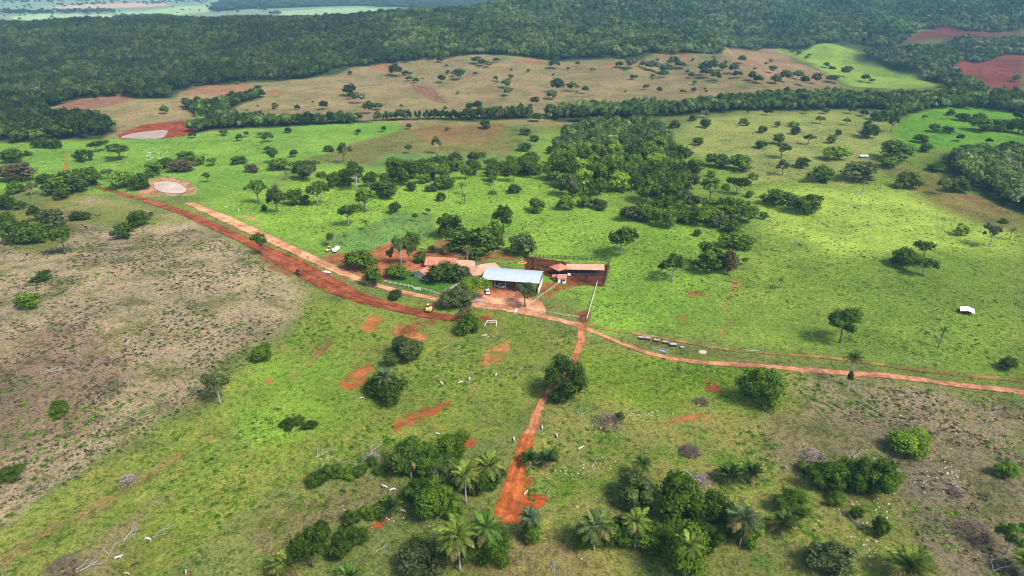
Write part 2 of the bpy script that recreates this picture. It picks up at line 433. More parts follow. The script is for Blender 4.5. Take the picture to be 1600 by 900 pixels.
# ================================================================== ground
# cover zones: outline in photo pixels (dropped onto the terrain), cover colour, second cover, mottling 0..1, edge softness (fraction of distance)
ZONES = [
 # far plain behind the ridge; haze paleness is put into its field colours
 ([('w', -9000, 1900), ('w', 9000, 1900), ('w', 9000, 20000), ('w', -9000, 20000)], (150, 172, 150), (104, 128, 112), 0.9, 0.02),
 ([(0, 36), (200, 37), (215, 27), (120, 22), (0, 27)], (180, 204, 160), (150, 176, 130), 0.6, 0.006),
 ([(190, 20), (330, 6), (340, 14), (240, 25)], (180, 204, 156), (150, 176, 130), 0.6, 0.006),
 ([(60, 10), (260, 2), (270, 8), (80, 14)], (216, 176, 165), (190, 180, 150), 0.5, 0.006),
 ([(400, 36), (430, 17), (560, 11), (660, 18), (620, 30), (520, 38)], (172, 202, 152), (150, 182, 128), 0.6, 0.006),
 # brown-green rough pasture between forest and belt
 ([(60, 190), (70, 160), (130, 146), (200, 146), (280, 128), (480, 118), (560, 98), (700, 86), (860, 88), (1000, 76), (1150, 70), (1240, 76), (1330, 120), (1330, 150), (1080, 175), (830, 195), (560, 200), (300, 215), (170, 220)],
  (164, 142, 110), (136, 144, 90), 1.0, 0.01),
 ([(1140, 75), (1240, 76), (1290, 110), (1310, 132), (1220, 128), (1160, 105)], (172, 142, 112), (160, 140, 100), 0.5, 0.008),
 ([(1225, 78), (1290, 65), (1345, 67), (1360, 90), (1440, 112), (1482, 138), (1390, 138), (1330, 122), (1290, 100)], (156, 188, 82), (172, 186, 100), 0.5, 0.006),
 ([(1485, 100), (1540, 94), (1610, 90), (1610, 153), (1560, 151), (1525, 142)], (150, 84, 76), (138, 78, 70), 0.5, 0.004),
 ([(1420, 68), (1440, 56), (1480, 44), (1610, 46), (1610, 62), (1500, 66)], (128, 76, 74), (115, 72, 70), 0.4, 0.004),
 ([(1436, 56), (1440, 44), (1475, 42), (1470, 50)], (135, 165, 90), (125, 150, 80), 0.3, 0.004),
 # bright pasture on the left, behind the pond
 ([(-80, 300), (-80, 225), (180, 218), (330, 205), (480, 194), (622, 192), (630, 205), (560, 228), (470, 250), (430, 275), (420, 300), (330, 310), (230, 300)],
  (128, 170, 72), (134, 160, 80), 0.55, 0.008),
 # ploughed green-brown field
 ([(490, 248), (530, 228), (620, 205), (650, 196), (790, 188), (800, 215), (800, 250), (720, 262), (600, 262)], (132, 134, 80), (136, 120, 74), 0.8, 0.004),
 ([(560, 262), (600, 240), (700, 240), (790, 245), (790, 262), (700, 270)], (112, 148, 80), (118, 138, 76), 0.6, 0.010),
 ([(640, 200), (780, 186), (795, 205), (760, 225), (680, 222)], (146, 118, 80), (138, 130, 84), 0.6, 0.01),
 ([(630, 198), (800, 180), (860, 184), (860, 200), (790, 192), (650, 202)], (150, 140, 95), (130, 140, 80), 0.6, 0.006),
 # main bright pasture
 ([(300, 318), (330, 306), (420, 298), (480, 262), (600, 268), (800, 255), (860, 205), (1100, 215), (1180, 300), (1190, 360), (1150, 440), (1150, 500), (1080, 528), (930, 515), (905, 470), (850, 440), (760, 400), (640, 420), (560, 400), (500, 395), (420, 365), (340, 335)],
  (138, 180, 68), (154, 182, 86), 0.8, 0.030),
 ([(560, 398), (500, 380), (620, 332), (690, 335), (700, 370), (640, 395)], (116, 156, 82), (130, 148, 84), 0.5, 0.006),
 # right-hand pasture
 ([(960, 330), (1060, 200), (1190, 178), (1400, 172), (1440, 230), (1480, 260), (1620, 350), (1620, 600), (1400, 575), (1180, 550), (1060, 528), (1150, 440), (1180, 340)],
  (136, 164, 70), (150, 166, 84), 0.7, 0.035),
 ([(1180, 300), (1400, 285), (1560, 330), (1620, 370), (1620, 400), (1480, 395), (1330, 400), (1200, 360)], (184, 208, 94), (176, 200, 90), 0.5, 0.03),  # sunlit band between cloud shadows, its light put into the cover colours
 ([(1040, 210), (1070, 190), (1200, 176), (1390, 172), (1400, 225), (1350, 290), (1200, 285), (1100, 250)], (166, 172, 102), (156, 170, 90), 0.7, 0.02),
 ([(1400, 205), (1440, 170), (1520, 160), (1620, 190), (1620, 240), (1500, 236), (1440, 240)], (124, 176, 60), (108, 160, 58), 0.8, 0.006),
 ([(1380, 250), (1470, 268), (1560, 315), (1620, 345), (1620, 370), (1540, 350), (1450, 310)], (146, 140, 82), (140, 130, 80), 0.6, 0.02),
 # dry hillside on the left
 ([(-120, 345), (0, 352), (60, 330), (130, 308), (220, 316), (300, 345), (370, 385), (430, 420), (480, 452), (470, 490), (430, 530), (400, 548), (340, 570), (345, 610), (250, 650), (150, 710), (60, 765), (0, 835), (-120, 900)],
  (168, 152, 126), (130, 126, 86), 0.85, 0.016),
 ([(120, 320), (200, 312), (290, 345), (250, 350), (180, 355), (120, 350)], (140, 140, 84), (120, 148, 66), 0.6, 0.02),
 ([(0, 560), (80, 500), (170, 510), (220, 560), (160, 660), (60, 700), (-40, 740), (-60, 600)], (144, 124, 106), (112, 104, 72), 0.9, 0.03),
 ([(0, 330), (90, 300), (120, 330), (70, 400), (0, 400)], (128, 128, 74), (104, 128, 58), 0.8, 0.02),
 # green slope running down to the lower left
 ([(500, 470), (640, 470), (860, 500), (860, 600), (800, 680), (620, 700), (470, 740), (380, 800), (260, 870), (150, 960), (-100, 960), (-60, 850), (100, 750), (230, 690), (340, 630), (345, 590), (420, 560), (460, 520)],
  (132, 150, 66), (146, 144, 84), 0.8, 0.012),
 ([(420, 560), (520, 560), (560, 620), (520, 680), (420, 720), (360, 680), (370, 620)], (134, 166, 64), (144, 158, 74), 0.7, 0.03),
 ([(60, 880), (170, 815), (270, 770), (330, 760), (310, 800), (230, 850), (150, 920), (40, 950)], (150, 138, 100), (126, 138, 72), 0.9, 0.014),
 ([(-80, 890), (60, 810), (180, 752), (280, 700), (300, 712), (190, 775), (80, 842), (-40, 930)], (142, 138, 84), (118, 140, 58), 0.9, 0.010),
 ([(240, 780), (420, 700), (520, 690), (470, 740), (360, 810), (260, 870), (200, 940), (130, 940)], (128, 144, 62), (140, 140, 76), 0.8, 0.014),
 # foreground right: olive grass running into dry ground
 ([(860, 510), (1060, 560), (1400, 600), (1620, 620), (1620, 960), (700, 960), (780, 760), (860, 640)], (152, 152, 86), (124, 154, 60), 0.9, 0.02),
 ([(1240, 600), (1330, 592), (1480, 612), (1620, 640), (1620, 960), (1490, 960), (1430, 820), (1370, 700), (1250, 660)], (160, 146, 116), (126, 126, 80), 0.8, 0.025),
 ([(1180, 650), (1350, 655), (1360, 720), (1240, 735), (1180, 700)], (150, 140, 102), (120, 128, 72), 0.8, 0.02),
 ([(900, 530), (1160, 580), (1160, 640), (1020, 650), (920, 600)], (128, 156, 56), (146, 154, 74), 0.9, 0.02),
 ([(440, 790), (600, 750), (640, 770), (560, 800), (470, 850), (400, 880), (380, 840)], (134, 128, 88), (118, 126, 62), 0.8, 0.01),
 ([(760, 820), (900, 860), (960, 900), (960, 960), (700, 960)], (146, 134, 90), (124, 132, 68), 0.8, 0.02),
 ([(980, 855), (1200, 830), (1300, 860), (1300, 960), (980, 960)], (132, 136, 78), (112, 140, 60), 0.8, 0.02),
 # darker grass of the farmyard lawn
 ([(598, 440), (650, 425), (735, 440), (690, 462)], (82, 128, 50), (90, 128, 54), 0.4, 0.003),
]
DIRTS = [  # bare soil: outline, colour, strength
 ([(500, 400), (560, 392), (620, 375), (645, 372), (650, 395), (680, 390), (705, 385), (740, 400), (700, 420), (640, 425), (610, 440), (560, 435)], (186, 116, 82), 0.85, 0.006),
 ([(690, 372), (760, 382), (830, 400), (836, 420), (780, 412), (735, 420), (700, 405)], (158, 104, 74), 0.60, 0.006),
 ([(740, 452), (765, 445), (790, 462), (860, 470), (865, 492), (800, 492), (720, 478), (735, 462)], (252, 190, 148), 1.15, 0.003),
 ([(755, 436), (840, 450), (846, 470), (780, 468), (750, 455)], (196, 128, 94), 0.85, 0.003),
 ([(832, 402), (952, 406), (944, 442), (905, 438), (890, 445), (850, 425), (832, 425)], (112, 64, 50), 1.0, 0.002),
 ([(850, 446), (880, 430), (895, 440), (860, 470)], (166, 100, 66), 0.7, 0.005),
 ([(895, 482), (920, 470), (925, 500), (905, 508)], (140, 92, 70), 0.8, 0.004),
 ([(400, 395), (440, 398), (500, 425), (540, 440), (500, 446), (440, 430), (415, 420)], (150, 92, 64), 0.55, 0.004),
 ([(555, 515), (575, 494), (600, 490), (606, 500), (590, 518), (570, 524)], (196, 120, 76), 0.72, 0.006),
 ([(608, 525), (612, 510), (640, 500), (655, 505), (690, 522), (670, 536), (640, 535)], (208, 140, 92), 0.74, 0.006),
 ([(472, 572), (480, 552), (505, 530), (518, 534), (505, 552), (482, 572)], (190, 118, 74), 0.72, 0.004),
 ([(505, 617), (530, 595), (570, 572), (580, 580), (572, 600), (555, 620)], (194, 116, 74), 0.72, 0.006),
 ([(415, 600), (425, 592), (438, 594), (432, 602)], (190, 112, 70), 0.7, 0.004),
 ([(602, 672), (625, 650), (665, 628), (680, 622), (708, 630), (700, 640), (672, 645), (650, 660), (620, 676)], (182, 106, 66), 0.68, 0.005),
 ([(730, 575), (745, 555), (790, 532), (806, 545), (795, 565), (760, 578)], (196, 140, 90), 0.64, 0.008),
 ([(640, 520), (650, 490), (700, 488), (740, 500)], (150, 80, 54), 0.4, 0.006),
 ([(750, 497), (770, 492), (778, 500), (760, 503)], (190, 104, 64), 0.75, 0.004),
 ([(660, 700), (690, 684), (720, 690), (745, 688), (740, 706), (700, 712)], (190, 96, 54), 0.75, 0.005),
 ([(785, 800), (795, 740), (820, 735), (830, 770), (860, 775), (840, 800), (800, 820)], (196, 96, 50), 0.85, 0.005),
 ([(570, 830), (590, 812), (620, 800), (615, 812), (590, 828)], (186, 100, 60), 0.8, 0.003),
 ([(1015, 664), (1060, 652), (1115, 655), (1105, 668), (1060, 670)], (198, 128, 82), 0.64, 0.006),
 ([(1080, 605), (1105, 600), (1125, 618), (1125, 622), (1095, 620)], (186, 100, 66), 0.75, 0.004),
 ([(1060, 465), (1080, 455), (1115, 458), (1120, 472), (1090, 475)], (170, 116, 72), 0.6, 0.008),
 ([(1105, 530), (1120, 528), (1138, 505), (1140, 500), (1132, 500), (1122, 518)], (196, 132, 88), 0.85, 0.003),
 ([(1045, 500), (1070, 492), (1085, 515), (1055, 522)], (164, 118, 72), 0.55, 0.008),
 ([(1140, 440), (1152, 436), (1158, 440), (1145, 462), (1138, 475), (1128, 490), (1126, 482), (1138, 458)], (186, 130, 88), 0.7, 0.003),
 ([(1170, 385), (1178, 368), (1190, 366), (1185, 380), (1175, 392)], (190, 150, 108), 0.7, 0.003),
 ([(1500, 300), (1540, 308), (1600, 332), (1600, 345), (1540, 325)], (170, 116, 88), 0.55, 0.006),
 ([(550, 105), (620, 98), (640, 112), (600, 120)], (176, 116, 88), 0.55, 0.006),
 ([(640, 125), (700, 140), (720, 165), (690, 160), (650, 140)], (140, 100, 84), 0.6, 0.006),
 ([(800, 90), (860, 90), (850, 100), (800, 100)], (176, 118, 96), 0.55, 0.006),
 ([(930, 98), (955, 96), (960, 104), (935, 105)], (190, 128, 86), 0.65, 0.006),
 ([(820, 140), (856, 142), (850, 158), (825, 156)], (184, 140, 108), 0.5, 0.006),
 ([(1015, 78), (1060, 72), (1075, 95), (1010, 92)], (172, 124, 100), 0.55, 0.006),
 ([(80, 178), (90, 160), (180, 147), (196, 160), (140, 172), (110, 182)], (152, 106, 86), 0.66, 0.004),
 ([(272, 148), (285, 135), (400, 128), (400, 140), (330, 150)], (168, 122, 94), 0.6, 0.004),
 ([(415, 145), (445, 135), (440, 150)], (178, 112, 86), 0.55, 0.005),
 ([(530, 162), (570, 158), (570, 172), (540, 170)], (176, 130, 98), 0.5, 0.005),
 ([(170, 212), (215, 198), (280, 188), (302, 192), (305, 208), (265, 218), (175, 220)], (156, 84, 60), 1.0, 0.0025),
 ([(225, 300), (236, 280), (270, 276), (296, 282), (308, 296), (298, 305), (235, 304)], (190, 150, 110), 0.9, 0.003),
 ([(84, 272), (87, 240), (94, 240), (94, 272)], (198, 104, 74), 0.9, 0.002),
 ([(40, 348), (60, 320), (110, 330), (100, 350)], (150, 126, 96), 0.5, 0.008),
 ([(1496, 488), (1500, 480), (1520, 480), (1527, 486), (1520, 491), (1505, 492)], (104, 54, 44), 0.95, 0.002),
 ([(355, 330), (400, 335), (420, 350), (400, 352)], (196, 156, 108), 0.5, 0.006),
]
# roads: pixel centreline x, y, full width in pixels; colour; strength
ROADS = [
 ('dirt_road', 'dark red freshly graded earth road curving below the dry hillside', (168, 98, 68), 1.4,
  [(150, 292, 6), (185, 301, 8), (230, 314, 11), (290, 334, 15), (350, 361, 18), (400, 384, 24), (450, 409, 38), (500, 436, 40), (540, 457, 34), (580, 471, 28), (630, 483, 23), (680, 494, 20), (730, 499, 16), (765, 500, 9)]),
 ('dirt_road', 'pale orange dirt road running past the farmyard fence', (236, 178, 136), 1.35,
  [(296, 318, 12), (340, 336, 18), (380, 355, 22), (430, 378, 22), (480, 401, 20), (530, 424, 18), (570, 440, 14), (610, 452, 12), (660, 463, 12), (710, 473, 12), (760, 478, 18), (810, 486, 20), (850, 495, 14), (880, 502, 14), (910, 510, 18)]),
 ('dirt_road', 'pink dirt road leading right from the junction to the frame edge', (232, 168, 130), 1.4,
  [(900, 508, 14), (930, 520, 8), (960, 532, 8), (1000, 548, 9), (1050, 560, 10), (1100, 567, 10), (1160, 571, 11), (1230, 576, 12), (1300, 582, 14), (1400, 589, 16), (1500, 602, 15), (1640, 617, 18)]),
 ('dirt_track', 'faint yellowish track between the feed troughs and the pasture', (190, 150, 92), 0.85,
  [(908, 506, 8), (950, 515, 6), (1000, 523, 7), (1060, 533, 7), (1130, 546, 6), (1200, 552, 6), (1280, 558, 7), (1360, 568, 9), (1450, 580, 10), (1540, 590, 9), (1640, 598, 8)]),
 ('dirt_track', 'rusty dirt track from the junction down past the big dark tree', (216, 148, 104), 1.35,
  [(907, 508, 12), (908, 522, 10), (906, 538, 10), (899, 556, 11), (889, 575, 11), (870, 600, 11), (850, 622, 11), (842, 640, 12), (834, 662, 15), (822, 694, 18)]),
 ('dirt_road', 'wide orange red track cut through the foreground palms', (214, 124, 68), 1.5,
  [(824, 688, 19), (813, 718, 23), (804, 750, 30), (796, 785, 34), (782, 812, 28), (750, 838, 20), (716, 862, 20), (690, 880, 20), (660, 905, 24), (640, 930, 26)]),
 ('dirt_track', 'faint double rut climbing the green slope at lower left', (158, 126, 84), 0.46,
  [(-30, 900, 22), (60, 842, 16), (150, 790, 13), (220, 752, 10), (300, 700, 8), (370, 658, 7), (430, 612, 7), (480, 570, 8), (520, 530, 6)]),
 ('dirt_track', 'thin rusty track across the rough pasture below the forest', (176, 122, 92), 0.6,
  [(601, 178, 4), (605, 160, 3), (607, 140, 3), (608, 122, 4)]),
]
print('zones...')
ZW = [(poly_world(z[0]),) + tuple(z[1:]) for z in ZONES]
DW = [(poly_world(z[0]),) + tuple(z[1:]) for z in DIRTS]
RW = []
for nm, lb, c, st, pts in ROADS:
    L = smooth_line(pts, 5)
    P = cast(L[:, 0], L[:, 1])
    W = np.array([mpp(Vector(p)) * w * 0.5 for p, w in zip(P, L[:, 2])])
    RW.append((nm, lb, c, st, P[:, :2], W))
FOREST = {}   # filled below, outlines of closed canopy
FOREST_PX = {
 'ridge': [(-260, 226), (0, 224), (60, 220), (150, 217), (172, 207), (168, 194), (150, 186), (80, 186), (70, 170), (120, 156), (188, 151), (205, 155), (262, 155), (276, 143), (300, 137), (400, 127), (480, 124), (545, 106), (600, 101), (690, 93), (745, 86), (800, 87), (830, 91), (860, 95), (900, 92), (960, 88), (985, 94), (1015, 82), (1060, 88), (1130, 85), (1147, 78), (1200, 75), (1270, 77), (1295, 68), (1340, 70), (1385, 76), (1425, 62), (1442, 47), (1480, 44), (1600, 46), ('w', 1900, 1200), ('w', 2400, 2150), ('w', 300, 2100), ('w', -150, 1750), ('w', -1500, 1560), ('w', -1500, 700)],
 'belt_right': [(1345, 84), (1400, 80), (1480, 73), (1540, 66), (1600, 66), (1700, 66), (1700, 84), (1600, 88), (1540, 97), (1484, 104), (1505, 126), (1535, 146), (1600, 155), (1700, 160), (1700, 188), (1590, 178), (1530, 170), (1490, 160), (1478, 142), (1440, 118), (1380, 102)],
 'belt_mid': [(852, 180), (880, 173), (1000, 167), (1060, 170), (1200, 153), (1290, 149), (1370, 157), (1480, 152), (1530, 162), (1520, 172), (1480, 170), (1430, 178), (1400, 190), (1375, 186), (1400, 174), (1360, 170), (1280, 172), (1190, 174), (1080, 180), (1000, 186), (900, 186), (855, 188)],
 'belt_hedge': [(578, 191), (700, 189), (832, 186), (832, 179), (760, 181), (700, 185), (580, 188)],
 'belt_left': [(290, 208), (330, 203), (400, 199), (480, 196), (558, 194), (560, 190), (490, 190), (410, 190), (350, 186), (352, 172), (410, 152), (400, 147), (330, 166), (285, 165), (305, 180), (310, 198)],
 'wood_right': [(1480, 256), (1492, 276), (1535, 302), (1575, 322), (1610, 336), (1720, 380), (1720, 250), (1600, 243), (1540, 240), (1495, 243)],
 'grove_back': [(866, 248), (872, 226), (905, 200), (1000, 196), (1035, 206), (1052, 240), (940, 250)],
 'blue_far': [(325, 17), (420, 13), (480, 11), (560, 9), (640, 12), (660, 17), (720, 19), ('w', 600, 2700), ('w', 1500, 5200), ('w', -1900, 5200)],
}
for k, p in FOREST_PX.items(): FOREST[k] = poly_world(p)
def soil_fields(x, y):
    """cover colours, mottling and bare-soil field at world points"""
    d = np.hypot(x, y)
    n = len(x)
    wx = x + d * 0.035 * (fbm(x / (0.10 * d + 8), y / (0.10 * d + 8), 31, 4) - 0.5) * 2
    wy = y + d * 0.035 * (fbm(x / (0.10 * d + 8), y / (0.10 * d + 8), 57, 4) - 0.5) * 2
    col = np.tile(alb(128, 138, 78), (n, 1)); alt = np.tile(alb(112, 120, 66), (n, 1)); mott = np.full(n, 0.7)
    dirt = np.full(n, -1.0); dcol = np.tile(alb(180, 105, 66), (n, 1))
    def local(poly, pad):
        return np.nonzero((wx > poly[:, 0].min() - pad) & (wx < poly[:, 0].max() + pad) & (wy > poly[:, 1].min() - pad) & (wy < poly[:, 1].max() + pad))[0]
    for poly, c, a, m, soft in ZW:
        pad = soft * 2.5 * np.hypot(*poly.T).max() + 3
        i = local(poly, min(pad, 400))
        if not len(i): continue
        sd = poly_sd(poly, wx[i], wy[i])
        s = soft * d[i] + 0.5
        w = sstep(-s, s, sd)[:, None]
        col[i] = col[i] * (1 - w) + alb(*c) * w
        alt[i] = alt[i] * (1 - w) + alb(*a) * w
        mott[i] = mott[i] * (1 - w[:, 0]) + m * w[:, 0]
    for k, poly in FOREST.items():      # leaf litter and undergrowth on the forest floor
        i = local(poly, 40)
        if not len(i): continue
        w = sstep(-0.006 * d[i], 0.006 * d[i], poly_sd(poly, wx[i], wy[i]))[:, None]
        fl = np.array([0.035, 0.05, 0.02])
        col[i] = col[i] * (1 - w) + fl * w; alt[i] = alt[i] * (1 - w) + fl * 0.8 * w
    for poly, c, st, soft in DW:
        pad = soft * 3 * np.hypot(*poly.T).max() + 3
        i = local(poly, pad)
        if not len(i): continue
        sd = poly_sd(poly, wx[i], wy[i])
        s = soft * d[i] + 0.4
        v = -0.5 + (st + 0.5) * sstep(-1.6 * s, 1.6 * s, sd)
        k = v > dirt[i]
        cw = sstep(-2.5 * s, 1.0 * s, sd)[:, None]
        dcol[i] = dcol[i] * (1 - cw) + alb(*c) * cw
        dirt[i] = np.where(k, v, dirt[i])
    jx = x + 0.9 * (fbm(x / 6, y / 6, 71, 4) - 0.5) * 2; jy = y + 0.9 * (fbm(x / 6, y / 6, 73, 4) - 0.5) * 2
    for nm, lb, c, st, P, W in RW:
        i = np.nonzero((x > P[:, 0].min() - 12) & (x < P[:, 0].max() + 12) & (y > P[:, 1].min() - 12) & (y < P[:, 1].max() + 12))[0]
        if not len(i): continue
        sd, ra = line_sd(P, W, jx[i], jy[i], True)
        lane = (0.84 + 0.30 * np.exp(-((ra - 0.45) / 0.2) ** 2))[:, None]
        s = 0.5 + 0.0022 * d[i]
        v = -0.5 + (st + 0.5) * sstep(-1.6 * s, 1.2 * s, sd)
        cw = sstep(-1.5 * s, 0.3 * s, sd)[:, None]
        dcol[i] = dcol[i] * (1 - cw) + alb(*c) * lane * cw
        dirt[i] = np.maximum(v, dirt[i])
    return dict(col=col, alt=alt, mott=mott, dirt=dirt, dcol=dcol)

dep = np.radians(np.linspace(46, 3.2, 600))
rows = np.concatenate([np.linspace(5, CAM_H / math.tan(dep[0]) - 2, 30), CAM_H / np.tan(dep), np.geomspace(CAM_H / math.tan(dep[-1]) * 1.012, 22000, 170)])
ang = np.radians(np.concatenate([np.linspace(-75, -43, 25)[:-1], np.linspace(-43, 43, 520), np.linspace(43, 75, 25)[1:]]))
RR, AA = np.meshgrid(rows, ang, indexing='ij')
gx = (RR * np.tan(AA) * 0.0 + RR * np.sin(AA)).ravel(); gy = (RR * np.cos(AA)).ravel()
gz = terrain(gx, gy)
nr, nc = RR.shape
ii = np.arange(nr * nc).reshape(nr, nc)
F = np.stack([ii[:-1, :-1], ii[:-1, 1:], ii[1:, 1:], ii[1:, :-1]], -1).reshape(-1, 4)[:, ::-1]
PONDS = [  # water sheets: outline px, material, depth of the hollow
 ('pond', 'milky beige pond with a sandy rim at left centre', [(236, 284), (250, 281), (270, 282), (287, 287), (296, 296), (290, 302), (270, 303), (248, 300), (238, 294)], M_MILK),
 ('pond', 'shallow brown pond inside a red earth bank below the forest', [(180, 214), (205, 207), (238, 203), (268, 201), (262, 209), (256, 215), (220, 216), (192, 216)], M_BROWNW),
 ('puddle', 'small pale pink puddle beside the road and feed troughs', [(1091, 549), (1097, 547), (1104, 549), (1105, 552), (1098, 554), (1092, 552)], M_MILK),
 ('puddle', 'long grey puddle lying in the faint track', [(1162, 547), (1172, 547), (1190, 549), (1204, 552), (1185, 552), (1170, 551)], simple('grey_water', (0.30, 0.30, 0.31), 0.08, spec=0.6)),
 ('puddle', 'small bright puddle on the track near the right edge', [(1548, 590), (1556, 588), (1566, 590), (1560, 592)], M_MILK),
]
PW = [(p[0], p[1], poly_world(p[2]), p[3]) for p in PONDS]
# hollows for the ponds
for nm, lb, poly, m in PW[:2]:
    sd = poly_sd(poly, gx, gy)
    lvl = terrain(poly[:, 0], poly[:, 1]).min()
    w = sstep(-3, 1, sd)
    gz = np.where(sd > -6, gz * (1 - w) + (lvl - 0.5) * w, gz)
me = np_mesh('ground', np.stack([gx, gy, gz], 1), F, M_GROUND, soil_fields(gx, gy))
g = link('ground', me)
tag(g, 'rolling pasture and bare red earth of the farm valley', 'ground', kind='structure')

for nm, lb, c, st, P, W in RW:
    # resample the centreline and drape a ribbon on the terrain
    seg = np.hypot(*np.diff(P, axis=0).T); s = np.concatenate([[0], np.cumsum(seg)])
    dist = np.hypot(*P.mean(0))
    step = max(0.6, dist * 0.004)
    q = np.linspace(0, s[-1], max(8, int(s[-1] / step)))
    cx = np.interp(q, s, P[:, 0]); cy = np.interp(q, s, P[:, 1]); cw = np.interp(q, s, W)
    tx = np.gradient(cx); ty = np.gradient(cy); L = np.hypot(tx, ty); tx /= L; ty /= L
    k = 11
    u = np.linspace(-1, 1, k)
    cw2 = cw * (1 + 0.25 * (fbm(q / 6, q * 0 + 3, 5, 3) - 0.5)) + 0.15
    X = (cx[:, None] - ty[:, None] * u * cw2[:, None]).ravel(); Y = (cy[:, None] + tx[:, None] * u * cw2[:, None]).ravel()
    rut = np.tile(0.05 - 0.05 * np.exp(-((np.abs(u) - 0.5) / 0.16) ** 2), len(q))
    Z = terrain(X, Y) + 0.07 + rut + dist * 0.0003
    e = np.arange(len(q) * k).reshape(len(q), k)
    F = np.stack([e[:-1, :-1], e[:-1, 1:], e[1:, 1:], e[1:, :-1]], -1).reshape(-1, 4)[:, ::-1]
    o = link(nm, np_mesh(nm, np.stack([X, Y, Z], 1), F, M_GROUND, soil_fields(X, Y)))
    tag(o, lb, 'road' if nm == 'dirt_road' else 'track', kind='structure')
for i, (nm, lb, poly, m) in enumerate(PW):
    zl = terrain(poly[:, 0], poly[:, 1])
    ctr = poly.mean(0)
    # round the outline
    Q = poly.copy()
    for _ in range(3):
        Q = np.concatenate([np.stack([0.75 * Q + 0.25 * np.roll(Q, -1, 0), 0.25 * Q + 0.75 * np.roll(Q, -1, 0)], 1).reshape(-1, 2)])
    k = (0.88, 0.90)[i] if i < 2 else 1.0
    if i < 2: z = np.full(len(Q), zl.min() - 0.15)
    else: z = terrain(Q[:, 0], Q[:, 1]) + 0.16
    V = np.concatenate([np.column_stack([ctr[0] + (Q[:, 0] - ctr[0]) * k, ctr[1] + (Q[:, 1] - ctr[1]) * k, z]), [[ctr[0], ctr[1], z.mean()]]])
    n = len(Q)
    F = np.array([(j, (j + 1) % n, n) for j in range(n)])
    o = link(nm, np_mesh(nm, V, F, m))
    bm = bmesh.new(); bm.from_mesh(o.data); bmesh.ops.recalc_face_normals(bm, faces=bm.faces)
    if bm.faces[:][0].normal.z < 0: bmesh.ops.reverse_faces(bm, faces=bm.faces)
    bm.to_mesh(o.data); bm.free()
    tag(o, lb, nm, kind='structure')

# ================================================================== vegetation
def ico(sub):
    bm = bmesh.new(); bmesh.ops.create_icosphere(bm, subdivisions=sub, radius=1.0)
    V = np.array([v.co[:] for v in bm.verts]); F = np.array([[v.index for v in f.verts] for f in bm.faces]); bm.free()
    return V, F
ICO1, ICO2 = ico(1), ico(2)
KIND = {  # centre height, half width, half height, lobes, lobe radius
 'D': (0.47, 0.36, 0.36, 25, 0.150), 'U': (0.70, 0.38, 0.17, 20, 0.135), 'O': (0.66, 0.38, 0.24, 15, 0.110),
 'B': (0.38, 0.36, 0.36, 16, 0.190), 'T': (0.60, 0.32, 0.30, 20, 0.150), 'F': (0.62, 0.28, 0.20, 8, 0.230)}
def crown_mesh(name, kind, seed, per, leaf, mat, core=ICO1, lobes=None, corek=0.64):
    rg = np.random.default_rng(seed)
    cz, sx, sz, nl, lr = KIND[kind]
    nl = lobes or nl
    skew = rg.normal(0, 0.07, 2)
    L = []; R = []
    tries = 0
    while len(L) < nl and tries < 4000:
        tries += 1
        u = rg.normal(size=3); u /= np.linalg.norm(u)
        if u[2] < (-0.85 if kind in 'BD' else -0.35): continue
        k = rg.uniform(0.5, 1.0) ** 0.5
        az = math.atan2(u[1], u[0])
        rad = 1 + 0.26 * math.sin(2 * az + seed) + 0.18 * math.sin(3 * az + seed * 2.3)      # uneven outline
        p = np.array([u[0] * sx * k * rad, u[1] * sx * k * rad, cz + u[2] * sz * k + 0.06 * math.sin(2 * az + seed * 1.7)])
        p[:2] += skew * p[2]
        r = lr * rg.uniform(0.65, 1.3)
        if L and min(np.linalg.norm(p - q) for q in L) < lr * (0.62 if kind != 'O' else 0.9): continue
        L.append(p); R.append(r)
    L = np.array(L); R = np.array(R)
    Vs, Fs, A = [], [], []; k = 0
    cV, cF = core
    for c, r in zip(L, R):
        j = 1 + 0.18 * rg.normal(size=(len(cV), 1))
        V = c + cV * r * corek * np.clip(j, 0.6, 1.3)
        Vs.append(V); Fs.append(cF + k); A.append(np.full(len(V), 0.25 + 0.2 * rg.random())); k += len(V)
        tint = rg.normal(0, 0.14)
        n = int(per * (r / lr) ** 1.5)
        U = rg.normal(size=(n, 3)); U /= np.linalg.norm(U, axis=1)[:, None]
        U = U[U[:, 2] > -0.65]
        P = c + U * (r * rg.uniform(0.72, 1.16, (len(U), 1)))
        dd = np.linalg.norm(P[:, None] - L[None], axis=2) / R[None]
        keep = (dd < 0.72).sum(1) == 0
        P = P[keep]; U = U[keep]; n = len(P)
        if not n: continue
        N = U + rg.normal(0, 0.42, (n, 3)) + np.array([0, 0, 0.35]); N /= np.linalg.norm(N, axis=1)[:, None]
        T = np.cross(N, rg.normal(size=(n, 3))); T /= np.linalg.norm(T, axis=1)[:, None]
        Bn = np.cross(N, T)
        s = leaf * rg.uniform(0.55, 1.45, (n, 1))
        a = T * s * 0.62; b = Bn * s * 0.36
        Q = np.stack([P - a, P + b, P + a + N * s * 0.1, P - b], 1).reshape(-1, 3)
        f = (np.arange(n) * 4)[:, None] + k
        Fs.append(np.concatenate([np.hstack([f, f + 1, f + 2]), np.hstack([f, f + 2, f + 3])]))
        Vs.append(Q)
        A.append(np.repeat(np.clip(rg.normal(0.45, 0.2, n) + tint, 0, 1), 4)); k += len(Q)
    return np_mesh(name, np.concatenate(Vs), np.concatenate(Fs), mat, {'rnd': np.concatenate(A)}, smooth=False), L
